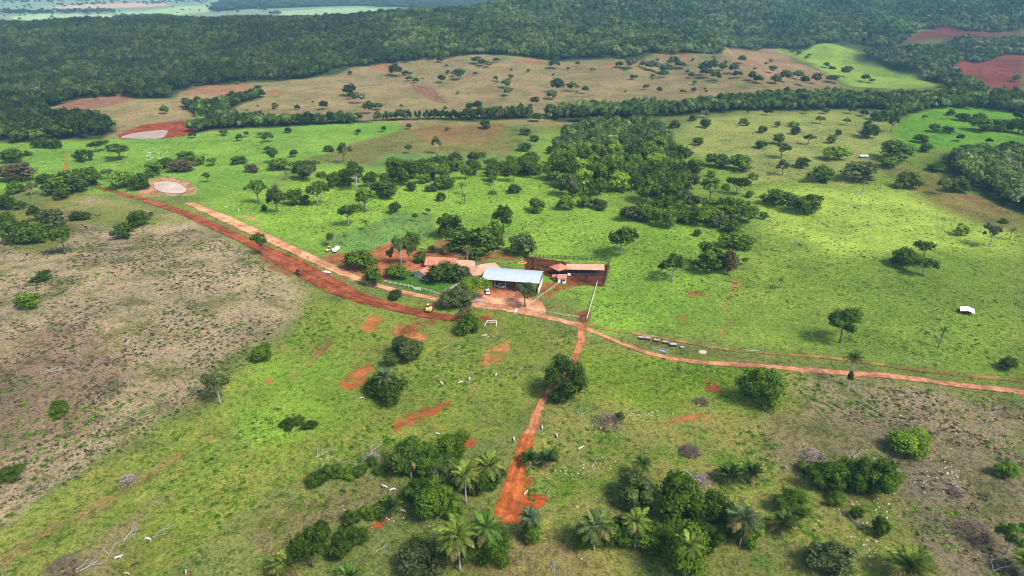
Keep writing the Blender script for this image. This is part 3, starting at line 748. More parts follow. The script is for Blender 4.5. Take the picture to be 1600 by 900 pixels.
def trunk_mesh(kind, seed, L, mat):
    rg = random.Random(seed)
    cz = KIND[kind][0]
    mb = MB()
    top = cz - 0.02
    b = [(0, 0, -0.05), (rg.uniform(-.02, .02), rg.uniform(-.02, .02), top * 0.35), (rg.uniform(-.04, .04), rg.uniform(-.04, .04), top * 0.7), (0, 0, top)]
    mb.tube(b, [0.036, 0.027, 0.022, 0.012], 6)
    order = sorted(range(len(L)), key=lambda i: -math.hypot(L[i][0], L[i][1]))[:7]
    for i in order:
        p = L[i]; s = Vector(b[2]) * 0.9
        m = (s + Vector(p)) * 0.5 + Vector((0, 0, -0.03))
        mb.tube([s, m, Vector(p)], [0.016, 0.011, 0.005], 5, cap=False)
    return mb.mesh('trunk', mat, smooth=True)
PROTO = {}
def protos(kind, lod):
    key = (kind, lod)
    if key not in PROTO:
        lst = []
        for s in range(5 if lod else 4):
            seed = hash2(np.array([ord(kind)]), np.array([s * 7 + lod * 3]), 3)[0]
            seed = int(seed * 1e6)
            if lod == 0: me, L = crown_mesh('crown', kind, seed, 190, 0.042, M_LEAF, ICO2)
            else: me, L = crown_mesh('crown', kind, seed, 62, 0.078, M_LEAF, ICO1)
            lst.append((me, trunk_mesh(kind, seed, L, M_PALE_BARK if kind in 'OU' and s % 2 == 0 else M_BARK)))
        PROTO[key] = lst
    return PROTO[key]
TINT = {'d': (0.052, 0.092, 0.011), 'm': (0.082, 0.142, 0.013), 'b': (0.130, 0.205, 0.018), 'y': (0.150, 0.160, 0.026), 'g': (0.080, 0.112, 0.028), 'r': (0.105, 0.085, 0.040), 'o': (0.075, 0.094, 0.030)}
NTREE = [0]
def tree(px, py, w, h, kind, tint, label, group=None, cat=None, name=None):
    """px, py: foot of the crown's near edge in the photo; w, h: its size there in pixels"""
    p = G(px, py)
    m = mpp(p); W = w * m
    th = math.atan2(CAM_H - p.z, math.hypot(p.x, p.y))
    hz = Vector((p.x, p.y, 0)).normalized()
    R = W * 0.5
    back = R * (0.55 if kind in 'DB' else 0.12)
    q = p + hz * back
    Hm = (h * m - back * math.sin(th) * 0.6) / math.cos(th) * (0.97 if kind in 'UOT' else 0.90)
    Hm = max(Hm, W * (0.42 if kind in 'B' else 0.55))
    return plant(q.x, q.y, W * (1.12 if kind in 'DB' else 1.05), Hm * 1.04, kind, tint, label, group, cat, name)
def plant(x, y, W, H, kind, tint, label, group=None, cat=None, name=None):
    NTREE[0] += 1
    lod = 0 if (math.hypot(x, y) < 235 * SK) else 1
    lst = protos(kind, lod)
    cm, tm = lst[random.randrange(len(lst))]
    sh = kind == 'B'
    e = empty(name or ('shrub' if sh else 'tree'), (x, y, tz(x, y) - 0.03), random.uniform(0, 6.283), (W, W * random.uniform(0.92, 1.08), H))
    tag(e, label, cat or ('shrub' if sh else 'tree'), group)
    c = link('crown', cm, e)
    t = np.array(TINT[tint]) * random.uniform(0.88, 1.15)
    c.color = (*[float(v) for v in t], 1)
    link('trunk', tm, e)
    return e
TREES = """
18,256,38,26,D,d|dark rounded tree at the left edge above the sandy pond
43,244,14,10,B,d|small dark shrub right of the leftmost round tree
70,232,26,20,D,d|dark tree standing left of the vertical orange track's top
90,233,18,19,D,d|dark tree at the top end of the vertical orange track
132,254,24,22,D,d|compact dark tree standing alone right of the vertical orange track
152,238,26,17,U,d|dark tree between the compact dark tree and the wide umbrella tree
189,250,42,22,U,d|wide dark umbrella shaped tree in the far left pasture
35,285,52,26,D,r|wide tree with rusty orange leaves on its top at left
72,287,24,18,D,d|dark small tree beside the rusty topped wide tree
112,304,58,38,D,m|large spreading tree at left of the red road's far end
142,292,38,36,D,m|tall green tree touching the far end of the red road
95,313,26,20,D,d|low dark tree in front of the large spreading left tree
170,281,18,16,U,g|pale grey green tree between red road end and pond trees
196,295,38,32,D,m|left one of the two green trees beside the sandy pond
223,298,29,30,D,d|darker tree touching the left rim of the sandy pond
240,277,30,26,D,m|tree just behind the left end of the sandy pond
262,264,28,19,D,d|dark round tree behind the sandy pond
289,270,36,19,D,r|brownish leafed round tree behind the sandy pond
289,251,26,11,D,m|low green tree behind the brownish round tree
309,258,28,14,D,m|green tree just right of the brownish round tree
334,259,18,12,U,m|small tree at the right end of the row behind the pond
372,258,24,16,D,d|dark bushy tree alone above the pond's right side
394,270,20,15,D,r|dull brown tree beside the mid pasture woods at left
325,285,12,15,U,g|small thin tree on the grass right of the sandy pond
10,329,28,26,D,d|very dark tree on the left frame edge below the rusty tree
30,302,32,20,D,m|green tree behind the very dark left edge tree
33,328,18,18,B,d|dark shrub right of the very dark left edge tree
50,305,20,20,O,r|thin brown half bare tree left of the large spreading tree
74,306,20,18,O,o|dull olive sparse tree before the large spreading tree
10,352,28,22,D,m|green tree at the left frame edge above the dark double tree
30,383,38,43,D,d|left half of the dark double tree on the dry hill's left edge
60,381,36,35,D,d|right half of the dark double tree on the dry hill's left edge
57,347,20,26,T,d|narrow dark tree behind the dark double tree
87,360,40,38,D,o|greyish tree right behind the dark double tree
102,398,38,42,U,m|leaning tree with visible trunk below the dark double tree
193,375,30,30,D,d|lower of the two dark trees on the dry hill top
216,356,32,30,D,d|upper of the two dark trees on the dry hill top
236,338,9,8,B,d|tiny shrub right of the upper dry hill tree
125,344,30,12,B,d|low dark thicket on the dry hill between tree clumps
66,440,30,18,B,d|low straggling shrub on the dry slope near left edge
50,484,38,26,D,b|bright green round bush tree alone on the dry slope
100,652,32,27,D,m|small round green tree low on the dry slope
345,634,46,46,U,o|airy green tree with pale trunk at the dry slope's foot
411,567,34,30,D,m|green tree on a bright weed patch below the dry hill
411,400,26,35,U,d|dark tree standing on the edge of the red graded road
545,354,34,34,U,d|dark tree with pale forked trunk in the bright pasture
570,332,36,34,U,m|light green tree with two pale trunks in bright pasture
616,334,18,20,D,d|dark compact tree at the corner of the small green field
497,321,32,35,U,m|broad tree with pale trunk at the left pasture thicket
460,322,26,32,D,d|dark tree left of the broad pale trunk tree
477,321,20,20,B,d|low dark bush between the two thicket trees
405,319,30,36,U,m|tall tree at the left end of the pasture thicket
434,334,30,42,T,g|greyish airy tall tree with white trunk in left pasture
413,330,9,12,B,d|tiny dark bush under the tall left thicket tree
688,316,14,17,D,d|small dark tree alone in the bright pasture centre
669,336,9,11,U,d|tiny round topped tree above the farm trees
649,346,9,13,U,d|tiny lollipop tree on the small green field
516,238,16,12,D,d|dark tree at the left of the ploughed field
538,256,24,32,O,g|pale white trunked sparse tree by the ploughed field's left end
638,240,13,14,U,d|dark thin tree inside the ploughed field
616,258,18,13,D,d|round dark bush at the lower edge of the ploughed field
684,242,18,28,O,g|white trunked sparse tree inside the ploughed field
760,202,18,16,D,d|dark round tree on the ploughed field's top right corner
517,386,13,22,U,d|dark slim tree behind the yellow machine and white truck
566,427,48,40,D,m|large leafy yard tree with yellowish top by the dirt road
581,448,32,34,D,d|dark yard tree in front of the large leafy yard tree
622,439,34,26,D,m|low green tree inside the farm lawn fence
627,416,30,46,O,g|tall sparse grey green tree on the red yard soil
610,412,14,22,O,g|slim sparse tree left of the tall grey green yard tree
640,416,22,38,O,g|second tall sparse tree beside the farmhouse yard
645,389,28,30,D,m|tree at the red yard's upper edge behind the sparse trees
700,374,42,46,D,d|tall dark tree with pale trunk behind the farmhouse
735,400,74,48,D,d|biggest broad dark tree behind the farmhouse
772,392,40,50,D,m|right shoulder of the dark trees behind the farmhouse
787,364,34,42,T,d|tall dark tree at the upper right of the farmhouse trees
742,408,24,16,D,m|small bushy tree under the dark farmhouse trees
812,402,44,40,D,g|round greyish dark tree between farmhouse trees and corral
690,444,56,31,D,d|very dark broad tree covering the front of the farmhouse
719,441,36,31,D,o|olive tree right of the very dark farmhouse tree
744,466,54,28,U,b|bright yellow green spreading tree beside the yard road
715,485,48,38,D,o|dark olive tree at the yard road opposite the excavator
733,527,42,36,D,m|bushy tree with brownish top beside the white timber frame
726,502,26,20,O,r|sparse brownish tree at the end of the graded road
820,480,38,38,O,o|scrubby half bare tree in front of the shed
618,469,22,17,D,d|round dark bush between the two dirt roads
660,400,16,14,B,y|yellow flowering garden bush behind the farmhouse
676,397,14,16,B,d|dark garden bush behind the farmhouse roof
693,399,18,14,B,y|pale yellow garden bush right behind the farmhouse
654,412,20,16,B,d|dark garden shrub left of the farmhouse roof
841,333,28,24,D,d|compact egg shaped dark tree left of the grove
881,330,26,28,D,m|green tree at the grove's lower left corner
912,326,24,20,D,m|low green tree along the grove's lower edge
938,328,28,16,D,o|pale bushy tree along the grove's lower edge
969,400,52,42,U,d|leaning dark tree alone in the pasture behind the corral
1050,441,42,38,U,d|dark tree with two thin pale trunks right of the corral
988,347,36,28,D,o|olive round tree at the left tip of the right thicket
1110,427,56,48,D,d|large dark tree of the pair by the sandy gully
1134,428,32,40,D,r|reddish brown tinged tree of the pair by the sandy gully
1155,392,52,32,D,m|broad tree above the gully pair
1140,366,32,22,D,d|dark tree between the right thicket and the gully trees
1089,370,14,14,D,m|small tree below the right thicket
1162,415,12,12,U,d|tiny tree right of the gully pair
1108,317,44,38,O,m|feathery light green tree right of the grove
1122,264,38,27,D,d|dark round tree near the grove's upper right side
1159,269,36,30,D,m|pale green tree next to the dark round tree right of grove
1111,277,13,12,D,m|little tree between the grove and the dark round tree
1150,304,32,25,U,d|dark umbrella tree right of the feathery tree
1174,290,18,20,O,m|small thin tree right of the dark umbrella tree
1171,309,14,13,D,m|small green bush beside the dark umbrella tree
1208,325,46,24,D,d|wide low dark tree left of the big bushy pair tree
1257,336,48,34,D,d|big bushy dark tree right of the wide low tree
1193,344,13,16,D,m|small tree below the wide low dark tree
1220,248,26,24,O,o|open crowned tree in the upper right pasture
1222,274,22,22,O,o|half bare tree over grey brush in upper right pasture
1252,264,22,20,D,d|dark tree left of the pale green round pasture tree
1280,287,40,30,D,d|dark dense tree in the centre of the right pasture
1302,251,36,25,D,b|pale green round tree near the far white shelter
1345,287,54,34,D,o|largest mound shaped tree in the upper right pasture
1402,253,54,32,D,d|big dark clump tree right of the far white shelter
1388,263,30,14,D,m|low part of the clump right of the far white shelter
1446,238,20,16,D,d|dark tree right behind the big dark clump
1422,295,34,29,D,m|round leafy tree with a yellow bush beside it
1404,295,19,13,B,y|yellow bush at the foot of the round leafy tree
1470,304,26,27,O,g|grey green sparse tree before the right wood
1497,302,34,28,D,g|grey green tree at the right wood's edge
1462,268,28,10,B,d|low dark thicket near the right wood's upper corner
1501,369,23,22,D,b|small bright leaning tree in the open right pasture
1546,386,30,36,O,o|thin open tree with tall trunk in the right pasture
1567,349,15,9,B,d|small shrub near the right edge above the open tree
1405,418,40,33,D,d|left dark tree of the three grouped in the right pasture
1443,402,30,24,U,d|upper tree of the three grouped in the right pasture
1441,431,32,28,U,m|lower bright tree of the three grouped in the right pasture
1312,537,52,54,U,d|dark tree with forked roots near the two right tracks
1573,579,30,22,D,d|round dark shrub tree by the track at right edge
1190,641,68,70,D,m|large rounded green tree just below the pink road
886,630,74,66,D,d|largest dark tree standing over the rusty track
632,570,56,42,D,g|bushy grey green tree on the slope above the palm tree
608,632,64,46,D,d|dark tree with a palm growing from its top on the slope
640,752,58,60,D,d|dark tree at the left end of the foreground palm clump
668,748,56,50,D,d|dark tree in the middle of the foreground palm clump
708,722,52,46,D,m|tree at the top of the foreground palm clump
702,772,52,50,D,g|greyish dark tree in the heart of the foreground palm clump
673,817,56,60,D,m|rounded tree at the bottom of the foreground palm clump
703,812,34,50,D,m|narrow tree at the lower right of the foreground palm clump
768,764,46,38,D,d|dark bush under the palm at the clump's right end
497,758,34,20,B,d|left dark bush in the row left of the palm clump
524,748,30,26,B,d|tallest bush in the row left of the palm clump
546,750,30,18,B,m|green bush right of the tallest row bush
562,743,24,16,B,d|bush near the grey logs left of the palm clump
596,744,22,14,B,m|bush touching the palm clump's left side
583,729,17,17,B,d|dark bush above the grey log beside the palm clump
551,825,28,26,B,d|upper bush of the diagonal thicket at lower left centre
578,812,26,22,B,m|bush of the diagonal thicket near the low palm
596,814,20,22,B,d|bush of the diagonal thicket touching the low palm
535,847,22,22,B,d|round bush midway down the diagonal thicket
560,852,32,26,B,d|wide bush midway down the diagonal thicket
505,838,26,26,D,d|wispy dark small tree at the diagonal thicket's middle
490,888,62,56,T,d|tall wispy dark tree at the lower end of the diagonal thicket
532,876,40,36,D,d|wispy dark tree right of the tall wispy tree
742,893,64,52,D,d|dark leafy tree below the twin tall palms
776,890,46,56,D,m|bright leafy tree right under the twin tall palms
664,912,84,24,D,o|olive tree cut by the bottom edge left of twin palms
985,797,74,58,D,g|grey green wispy tree at the top of the right palm clump
1058,830,88,82,D,m|big glossy green tree in the right palm clump
1116,828,48,58,D,d|dark tree between big glossy tree and right clump palm
830,848,40,40,D,m|bush under the single palm right of the orange track
930,862,58,52,D,m|bush under the leftmost palm of the right clump
990,858,72,50,D,d|bush under the second palm of the right clump
1165,857,42,52,D,m|bush under the rightmost palm of the right clump
1067,910,72,78,D,m|leafy bush under the lowest palm of the right clump
1232,806,52,34,D,m|green bush behind the low silver palm at right
1282,772,50,48,D,d|left tree of the dark clump with dead branches at right
1308,768,42,48,D,m|middle tree of the dark clump with dead branches
1337,778,50,58,D,d|dark tree below the dead branches in the right clump
1367,778,56,66,D,m|right tree of the dark clump with dead branches
1302,791,28,24,B,m|small bush in front of the dark clump at right
1337,814,22,22,B,d|small bush by the pale rocks below the dark clump
1368,840,28,36,D,d|slim bush tree right of the pale rocks
1414,713,60,42,D,b|bright yellow green round tree on dry ground at right
1568,749,34,29,D,m|small round tree on dry ground at the right edge
1285,908,76,52,D,o|feathery green bush tree at the bottom edge on the right
1570,868,50,52,O,d|wind swept bush on dry ground in lower right corner
958,858,44,34,D,d|undergrowth bush between the first and second palms of right clump
1026,862,54,40,D,d|dark undergrowth bush below the big glossy tree's left side
1104,862,46,38,D,d|dark undergrowth bush below the big glossy tree's right side
1134,846,40,36,D,m|leafy undergrowth bush left of the rightmost clump palm
906,858,34,30,D,m|low bush at the left end of the right palm clump
652,786,42,38,D,d|dark undergrowth bush at the palm clump's lower left side
690,752,46,40,D,d|dark bush filling the middle of the foreground palm clump
744,778,40,40,D,d|dark bush between the two right palms of the foreground clump
716,816,34,30,D,m|small bush at the foot of the long trunked palm
1320,758,40,40,D,m|leafy top tree behind the dark clump with dead branches
1262,742,30,18,B,d|low bush at the left tip of the dark clump with dead branches
450,671,26,14,B,d|left of three low dark bushes on the green slope
470,664,20,14,B,d|upper of three low dark bushes on the green slope
484,671,22,13,B,d|right of three low dark bushes on the green slope
20,752,44,22,B,d|dark shrub with dead branches at the left frame edge
920,668,0,0,B,d|
967,658,18,14,B,d|green bush growing on the brush heap beside the track
1098,640,0,0,B,d|
1110,232,0,0,B,d|
1089,228,19,15,D,d|dark round tree above the grove's right shoulder
1052,201,18,14,D,d|dark tree at the upper right corner of the grove
1103,201,18,17,D,d|dark tree below the long belt right of the grove
1081,190,14,13,D,m|green tree just under the long belt
1161,197,16,14,D,m|green tree alone in the pale pasture under the belt
1191,209,18,13,D,d|dark round tree in the pale pasture under the belt
1189,233,20,14,D,d|dark bush left of the open crowned pasture tree
1214,199,10,11,D,d|small dark tree left of a bushy pair under the belt
1238,199,17,9,D,b|bright little tree above the dark one under the belt
1242,211,17,15,D,d|dark little tree below the bright one under the belt
1281,194,15,12,U,m|umbrella shaped little tree in the pale pasture
1322,196,13,11,U,m|small tree right of the umbrella shaped little tree
1308,213,10,13,D,d|dark little tree over the pale pasture's middle
1299,225,14,14,D,m|mid green little tree below the dark little tree
1215,226,19,20,D,m|bright bushy tree left of the open crowned pasture tree
1262,226,22,16,O,g|pale spreading tree in the pale pasture
1357,217,30,30,D,d|dark ragged clump tree below the belt's right part
1392,207,20,26,O,d|sparse tree right of the dark ragged clump
1375,190,30,18,D,d|tree linking the belt and the dark ragged clump
1483,181,14,11,D,d|small round tree in the vivid green right field
1461,207,18,15,D,d|left of two touching trees in the vivid green field
1478,209,18,14,D,d|right of two touching trees in the vivid green field
1506,190,22,13,D,d|left tree of the upper pair in the vivid green field
1526,191,24,13,D,d|right tree of the upper pair in the vivid green field
1532,207,40,13,D,d|long dark thicket in the vivid green field
1562,207,34,13,D,d|dark thicket tree right of the long dark thicket
1590,210,32,28,D,d|dark tree at the right frame edge in the vivid green field
1441,224,22,15,D,d|dark tree on the border of the vivid green field
822,275,46,30,D,d|broad dark tree on the grass left of the grove
800,262,24,20,D,d|dark tree at the right end of the mid pasture hedgerow
802,304,20,17,D,d|round dark bush on bright grass left of the egg shaped tree
820,237,24,13,D,d|dark tree above the broad tree left of the grove
867,240,22,13,D,d|small dark tree at the grove's upper left
897,233,20,11,D,m|small tree at the grove's top left edge
820,212,18,14,D,d|dark tree beside the ploughed field's right corner
836,222,16,12,D,d|small dark tree right of the ploughed field corner
440,268,32,24,D,m|green tree at the left start of the mid pasture hedgerow
428,255,18,24,T,d|slim dark tree above the hedgerow's left start
770,304,12,8,B,m|small bush on bright grass below the hedgerow
645,300,18,18,D,d|rounded palm like bush just below the hedgerow
605,312,48,26,D,d|broad dark mound tree in front of the hedgerow
697,297,32,26,D,m|round bushy tree in front of the hedgerow's right part
676,300,20,14,D,o|pale bush beside the round bushy hedgerow tree
558,298,34,42,U,d|tall dark trunked tree in the hedgerow's front
"""
for ln in TREES.strip().splitlines():
    a, lb = ln.split('|')
    x, y, w, h, k, t = a.split(',')
    if float(w) == 0: continue
    tree(float(x), float(y), float(w), float(h), k, t, lb, group='scattered farm trees' if k != 'B' else 'scattered farm shrubs')
def project(x, y):
    z = tz(x, y) - CAM_H
    d = y * cp - z * sp
    return 800 + FPX * x / d, 450 - FPX * (y * sp + z * cp) / d
# trees of the thick groves: nothing but their place in the mass tells them apart
def grove(px, spacing, wlo, whi, label, group, seed, tints='dmmmbo', kinds='DDDT', cap=200):
    rg = np.random.default_rng(seed)
    poly = poly_world(px)
    pmin = np.min(px, 0); pmax = np.max(px, 0)
    pts = []
    x0, y0 = poly.min(0); x1, y1 = poly.max(0)
    C = np.column_stack([rg.uniform(x0, x1, 9000), rg.uniform(y0, y1, 9000)])
    C = C[poly_sd(poly, C[:, 0], C[:, 1]) > 0]
    for c in C:
        if all((c[0] - q[0]) ** 2 + (c[1] - q[1]) ** 2 > spacing ** 2 for q in pts):
            pts.append(c)
            if len(pts) >= cap: break
    for c in pts:
        W = rg.uniform(wlo, whi)
        tn = tints[rg.integers(len(tints))]
        q = project(c[0], c[1])
        side = ('left', 'middle', 'right')[int(np.clip((q[0] - pmin[0]) / (pmax[0] - pmin[0]) * 3, 0, 2))]
        row = ('back', 'front')[int((q[1] - pmin[1]) / (pmax[1] - pmin[1]) > 0.5)]
        lb = {'d': 'dark', 'm': 'mid green', 'b': 'bright green', 'o': 'olive'}[tn] + ' ' + label % (row + ' ' + side)
        plant(c[0], c[1], W, W * rg.uniform(0.72, 1.05), kinds[rg.integers(len(kinds))], tn, lb, group)
    return len(pts)
grove([(866, 306), (862, 272), (868, 246), (940, 244), (1050, 240), (1082, 260), (1092, 278), (1078, 302), (1058, 318), (1010, 316), (990, 300), (960, 300), (930, 306), (885, 308)], 8.8, 12, 18,
      'leafy tree in the %s of the dense central grove', 'trees of the dense central grove', 3, cap=70)
grove([(1000, 352), (1010, 330), (1045, 318), (1075, 322), (1110, 335), (1165, 338), (1172, 350), (1130, 356), (1060, 358)], 7.4, 10, 15,
      'tree in the %s of the thicket below the dense grove', 'trees of the thicket below the grove', 4, tints='ddmmo', cap=22)
grove([(450, 285), (470, 268), (520, 270), (580, 280), (640, 272), (690, 262), (760, 262), (840, 258), (845, 275), (800, 285), (740, 282), (690, 284), (640, 290), (590, 296), (520, 292), (470, 292)], 7.8, 9, 14.5,
      'leafy tree in the %s of the long mid pasture hedgerow', 'trees of the mid pasture hedgerow', 5, tints='dddmmo', kinds='DDTU', cap=44)

# ------------------------------------------------------------------ closed canopy and far trees (too many to count)
def gn_scatter(name, pts, scl, rot, idx, protolist, label, cat, mat=None):
    """points that carry an instance of one of the given meshes each"""
    pc = bpy.data.collections.new(name + '_kinds')
    for i, m in enumerate(protolist):
        o = bpy.data.objects.new('%s_%02d' % (name, i), m); pc.objects.link(o)
    me = bpy.data.meshes.new(name)
    me.vertices.add(len(pts)); me.vertices.foreach_set('co', np.asarray(pts, np.float32).ravel())
    at = me.attributes.new('scl', 'FLOAT_VECTOR', 'POINT'); at.data.foreach_set('vector', np.asarray(scl, np.float32).ravel())
    at = me.attributes.new('rot', 'FLOAT', 'POINT'); at.data.foreach_set('value', np.asarray(rot, np.float32))
    at = me.attributes.new('idx', 'INT', 'POINT'); at.data.foreach_set('value', np.asarray(idx, np.int32))
    o = link(name, me)
    ng = bpy.data.node_groups.new(name, 'GeometryNodeTree')
    ng.interface.new_socket('Geometry', in_out='INPUT', socket_type='NodeSocketGeometry')
    ng.interface.new_socket('Geometry', in_out='OUTPUT', socket_type='NodeSocketGeometry')
    n = ng.nodes; l = ng.links
    gi = n.new('NodeGroupInput'); go = n.new('NodeGroupOutput')
    ci = n.new('GeometryNodeCollectionInfo'); ci.inputs['Collection'].default_value = pc
    ci.inputs['Separate Children'].default_value = True; ci.inputs['Reset Children'].default_value = True
    ip = n.new('GeometryNodeInstanceOnPoints'); ip.inputs['Pick Instance'].default_value = True
    def named(nm, typ):
        q = n.new('GeometryNodeInputNamedAttribute'); q.data_type = typ; q.inputs['Name'].default_value = nm
        return q.outputs[0]
    cx = n.new('ShaderNodeCombineXYZ')
    l.new(named('rot', 'FLOAT'), cx.inputs[2])
    l.new(gi.outputs[0], ip.inputs['Points']); l.new(ci.outputs[0], ip.inputs['Instance'])
    l.new(named('idx', 'INT'), ip.inputs['Instance Index'])
    l.new(cx.outputs[0], ip.inputs['Rotation']); l.new(named('scl', 'FLOAT_VECTOR'), ip.inputs['Scale'])
    l.new(ip.outputs[0], go.inputs[0])
    md = o.modifiers.new('scatter', 'NODES'); md.node_group = ng
    tag(o, label, cat, kind='stuff')
    return o
FKIND = [crown_mesh('canopy', 'F', 900 + i, 30, 0.15, M_FOREST, ICO1, corek=0.8)[0] for i in range(7)]
FKIND_B = [crown_mesh('canopy', 'F', 920 + i, 44, 0.12, forest_material('sunlit_canopy', 2.1), ICO1, corek=0.8)[0] for i in range(6)]  # brightened canopy leaf copy; the right wood's sunlight is put into the colour
def canopy(name, key, sp0, label, kinds=FKIND, wmul=1.0, hmul=1.0, seed=1, edge=1.5, side=0):
    rg = np.random.default_rng(seed)
    poly = FOREST[key]
    x0, y0 = poly.min(0); x1, y1 = poly.max(0)
    nx, ny = int((x1 - x0) / sp0) + 1, int((y1 - y0) / sp0) + 1
    X, Y = np.meshgrid(x0 + np.arange(nx) * sp0, y0 + np.arange(ny) * sp0)
    X = (X + rg.uniform(-.48, .48, X.shape) * sp0).ravel(); Y = (Y + rg.uniform(-.48, .48, Y.shape) * sp0).ravel()
    jx = X + 8 * (fbm(X / 14, Y / 14, 91, 3) - .5); jy = Y + 8 * (fbm(X / 14, Y / 14, 93, 3) - .5)
    k = poly_sd(poly, jx, jy) > edge
    k &= np.abs(np.arctan2(X, Y)) < math.radians(50)
    if side:      # left ridge and right hill: cloud shade and sun put into leaf colours
        k &= ((X / SK + 120 + 260 * (fbm(X / 90, Y / 90, 44, 4) - 0.5) + 0.25 * (Y / SK - 900)) * side > 0)
    X, Y = X[k], Y[k]
    n = len(X)
    W = sp0 * (0.75 + 1.25 * rg.random(n) ** 1.5) * wmul
    H = (5.0 + 4.0 * rg.random(n) + 3.2 * W / (sp0 * wmul)) * hmul * (0.85 + 0.4 * fbm(X / 60, Y / 60, 8, 3))
    print(name, n)
    return gn_scatter(name, np.column_stack([X, Y, terrain(X, Y) - 0.3]), np.column_stack([W, W, H]), rg.uniform(0, 6.28, n), rg.integers(0, len(kinds), n), kinds, label, 'forest')
canopy('forest', 'ridge', 7.8, 'dense dark forest covering the long ridge behind at left', seed=1, side=-1)
FKIND_R = [crown_mesh('canopy', 'F', 940 + i, 30, 0.15, forest_material('sunlit_hill_canopy', 1.9), ICO1, corek=0.8)[0] for i in range(5)]  # brighter copy of the canopy leaf, sun on the hill put into its colour
canopy('forest', 'ridge', 7.8, 'forest tinted as sunlit on the rounded hill behind at right', kinds=FKIND_R + FKIND[:2], seed=11, side=1)
canopy('woodland', 'belt_right', 5.6, 'belt of dense woodland between the two red fields', kinds=FKIND[:4] + FKIND_B[:2], seed=2, wmul=1.15, hmul=0.9)
canopy('woodland', 'belt_mid', 4.8, 'long dark tree belt crossing behind the pale right pasture', kinds=FKIND_B[:4] + FKIND[:2], seed=3, wmul=1.25, hmul=0.85)
canopy('woodland', 'belt_hedge', 4.2, 'narrow clipped looking tree belt above the ploughed field', seed=4, wmul=0.95, hmul=0.8, edge=0.6)
canopy('woodland', 'belt_left', 4.8, 'winding belt of trees below the forest right of the brown pond', kinds=FKIND[:3] + FKIND_B[:2], seed=5, edge=0.8, wmul=1.2, hmul=0.8)
canopy('woodland', 'wood_right', 5.2, 'bright green wood at the right frame edge above the pasture', kinds=FKIND_B, seed=6, wmul=1.25, hmul=0.85)
canopy('woodland', 'grove_back', 6.6, 'back half of the dense central grove reaching the long belt', kinds=FKIND_B, seed=8, wmul=1.15, hmul=1.0)
canopy('forest', 'blue_far', 15.0, 'far hazy blue forest on the horizon behind the ridge', seed=7)
# far scattered trees in the rough pasture: listed spots and random ones between them
FAR = """128,183,14 258,178,12 310,207,22 322,204,18 548,155,10 430,170,9 465,172,8 505,172,13 545,150,20 558,162,16 575,178,18 590,172,14
618,120,18 634,118,10 640,127,10 650,130,9 690,130,12 687,98,10 708,120,9 716,125,16 745,100,14 752,103,12 762,106,11 776,98,9 790,138,16 795,150,14
735,172,14 748,172,14 742,118,6 700,116,6 774,127,8 798,124,8 835,165,14 867,108,14 870,145,20 862,155,18 895,143,18 915,147,11 990,125,11 925,112,7 902,104,7 972,92,14
968,105,12 985,108,18 1006,106,12 1022,112,20 1040,116,20 1052,108,18 1066,108,14 1038,122,12 1020,122,8 1010,140,10 1031,145,9 1066,146,8 1083,145,8 1098,118,18 1105,122,18 1118,126,14 1080,122,10
1113,110,16 1130,110,14 1145,115,16 1152,122,14 1160,100,12 1176,126,12 1184,130,14 1205,114,12 1212,131,14 1226,128,16 1245,124,14 1255,134,14 1275,132,18 1300,130,16 1322,120,16 1290,106,10 1300,112,10 1260,92,6 1350,128,12 1362,130,9
1238,82,7 1247,86,7 100,218,22 60,222,24 30,224,20 160,208,14 700,205,8 420,238,12 408,215,10 385,214,8 1585,128,10 1392,180,14 1410,178,18 1350,182,12 870,186,18 905,190,20 945,192,18 1000,194,16 840,190,16 1200,180,12 1260,178,10 1290,178,12 1330,178,12 1100,184,12
300,216,10 420,222,14 460,245,12 350,212,12 375,220,10 450,208,10 560,210,10 600,206,8 640,202,8 1445,186,8 1500,220,12 1545,225,10 1580,232,14 1560,170,16 1590,190,18"""
rg = np.random.default_rng(77)
L = [tuple(map(float, t.split(','))) for t in FAR.split()]
rough = poly_world(ZONES[5][0])
for _ in range(80):
    x, y = rg.uniform(300, 1320), rg.uniform(85, 185)
    L.append((x, y, rg.uniform(3, 6.5)))
for _ in range(70):
    L.append((rg.uniform(0, 430), rg.uniform(10, 36), rg.uniform(2, 4.5)))
L = np.array(L)
P = cast(L[:, 0], L[:, 1])
W = L[:, 2] * np.array([mpp(Vector(p)) for p in P]) * 1.25
n = len(L)
gn_scatter('distant_trees', P - np.array([0, 0, 0.2]), np.column_stack([W, W, W * rg.uniform(0.6, 0.95, n)]), rg.uniform(0, 6.28, n), rg.integers(0, 7, n), FKIND, 'small scattered trees dotting the rough pasture and far fields', 'trees')
# dark wooded strips of the far plain
S = []
for (x0, y0, x1, y1, k) in ((180, 30, 270, 27, 110), (0, 21, 180, 18, 150), (90, 9, 330, 3, 70), (330, 8, 420, 16, 60), (430, 30, 510, 31, 110), (270, 34, 400, 33, 50), (0, 4, 200, 1, 60), (420, 22, 440, 22, 12)):
    t = rg.uniform(0, 1, k)
    S.append(np.column_stack([x0 + (x1 - x0) * t, y0 + (y1 - y0) * t + rg.normal(0, 1.2, k)]))
S = np.concatenate(S)
P = cast(S[:, 0], S[:, 1]); n = len(P)
W = rg.uniform(10, 22, n)
gn_scatter('distant_woods', P, np.column_stack([W, W, rg.uniform(7, 13, n)]), rg.uniform(0, 6.28, n), rg.integers(0, 7, n), FKIND, 'hazy bluish strips of woodland on the far plain', 'woods')
print('trees', NTREE[0])

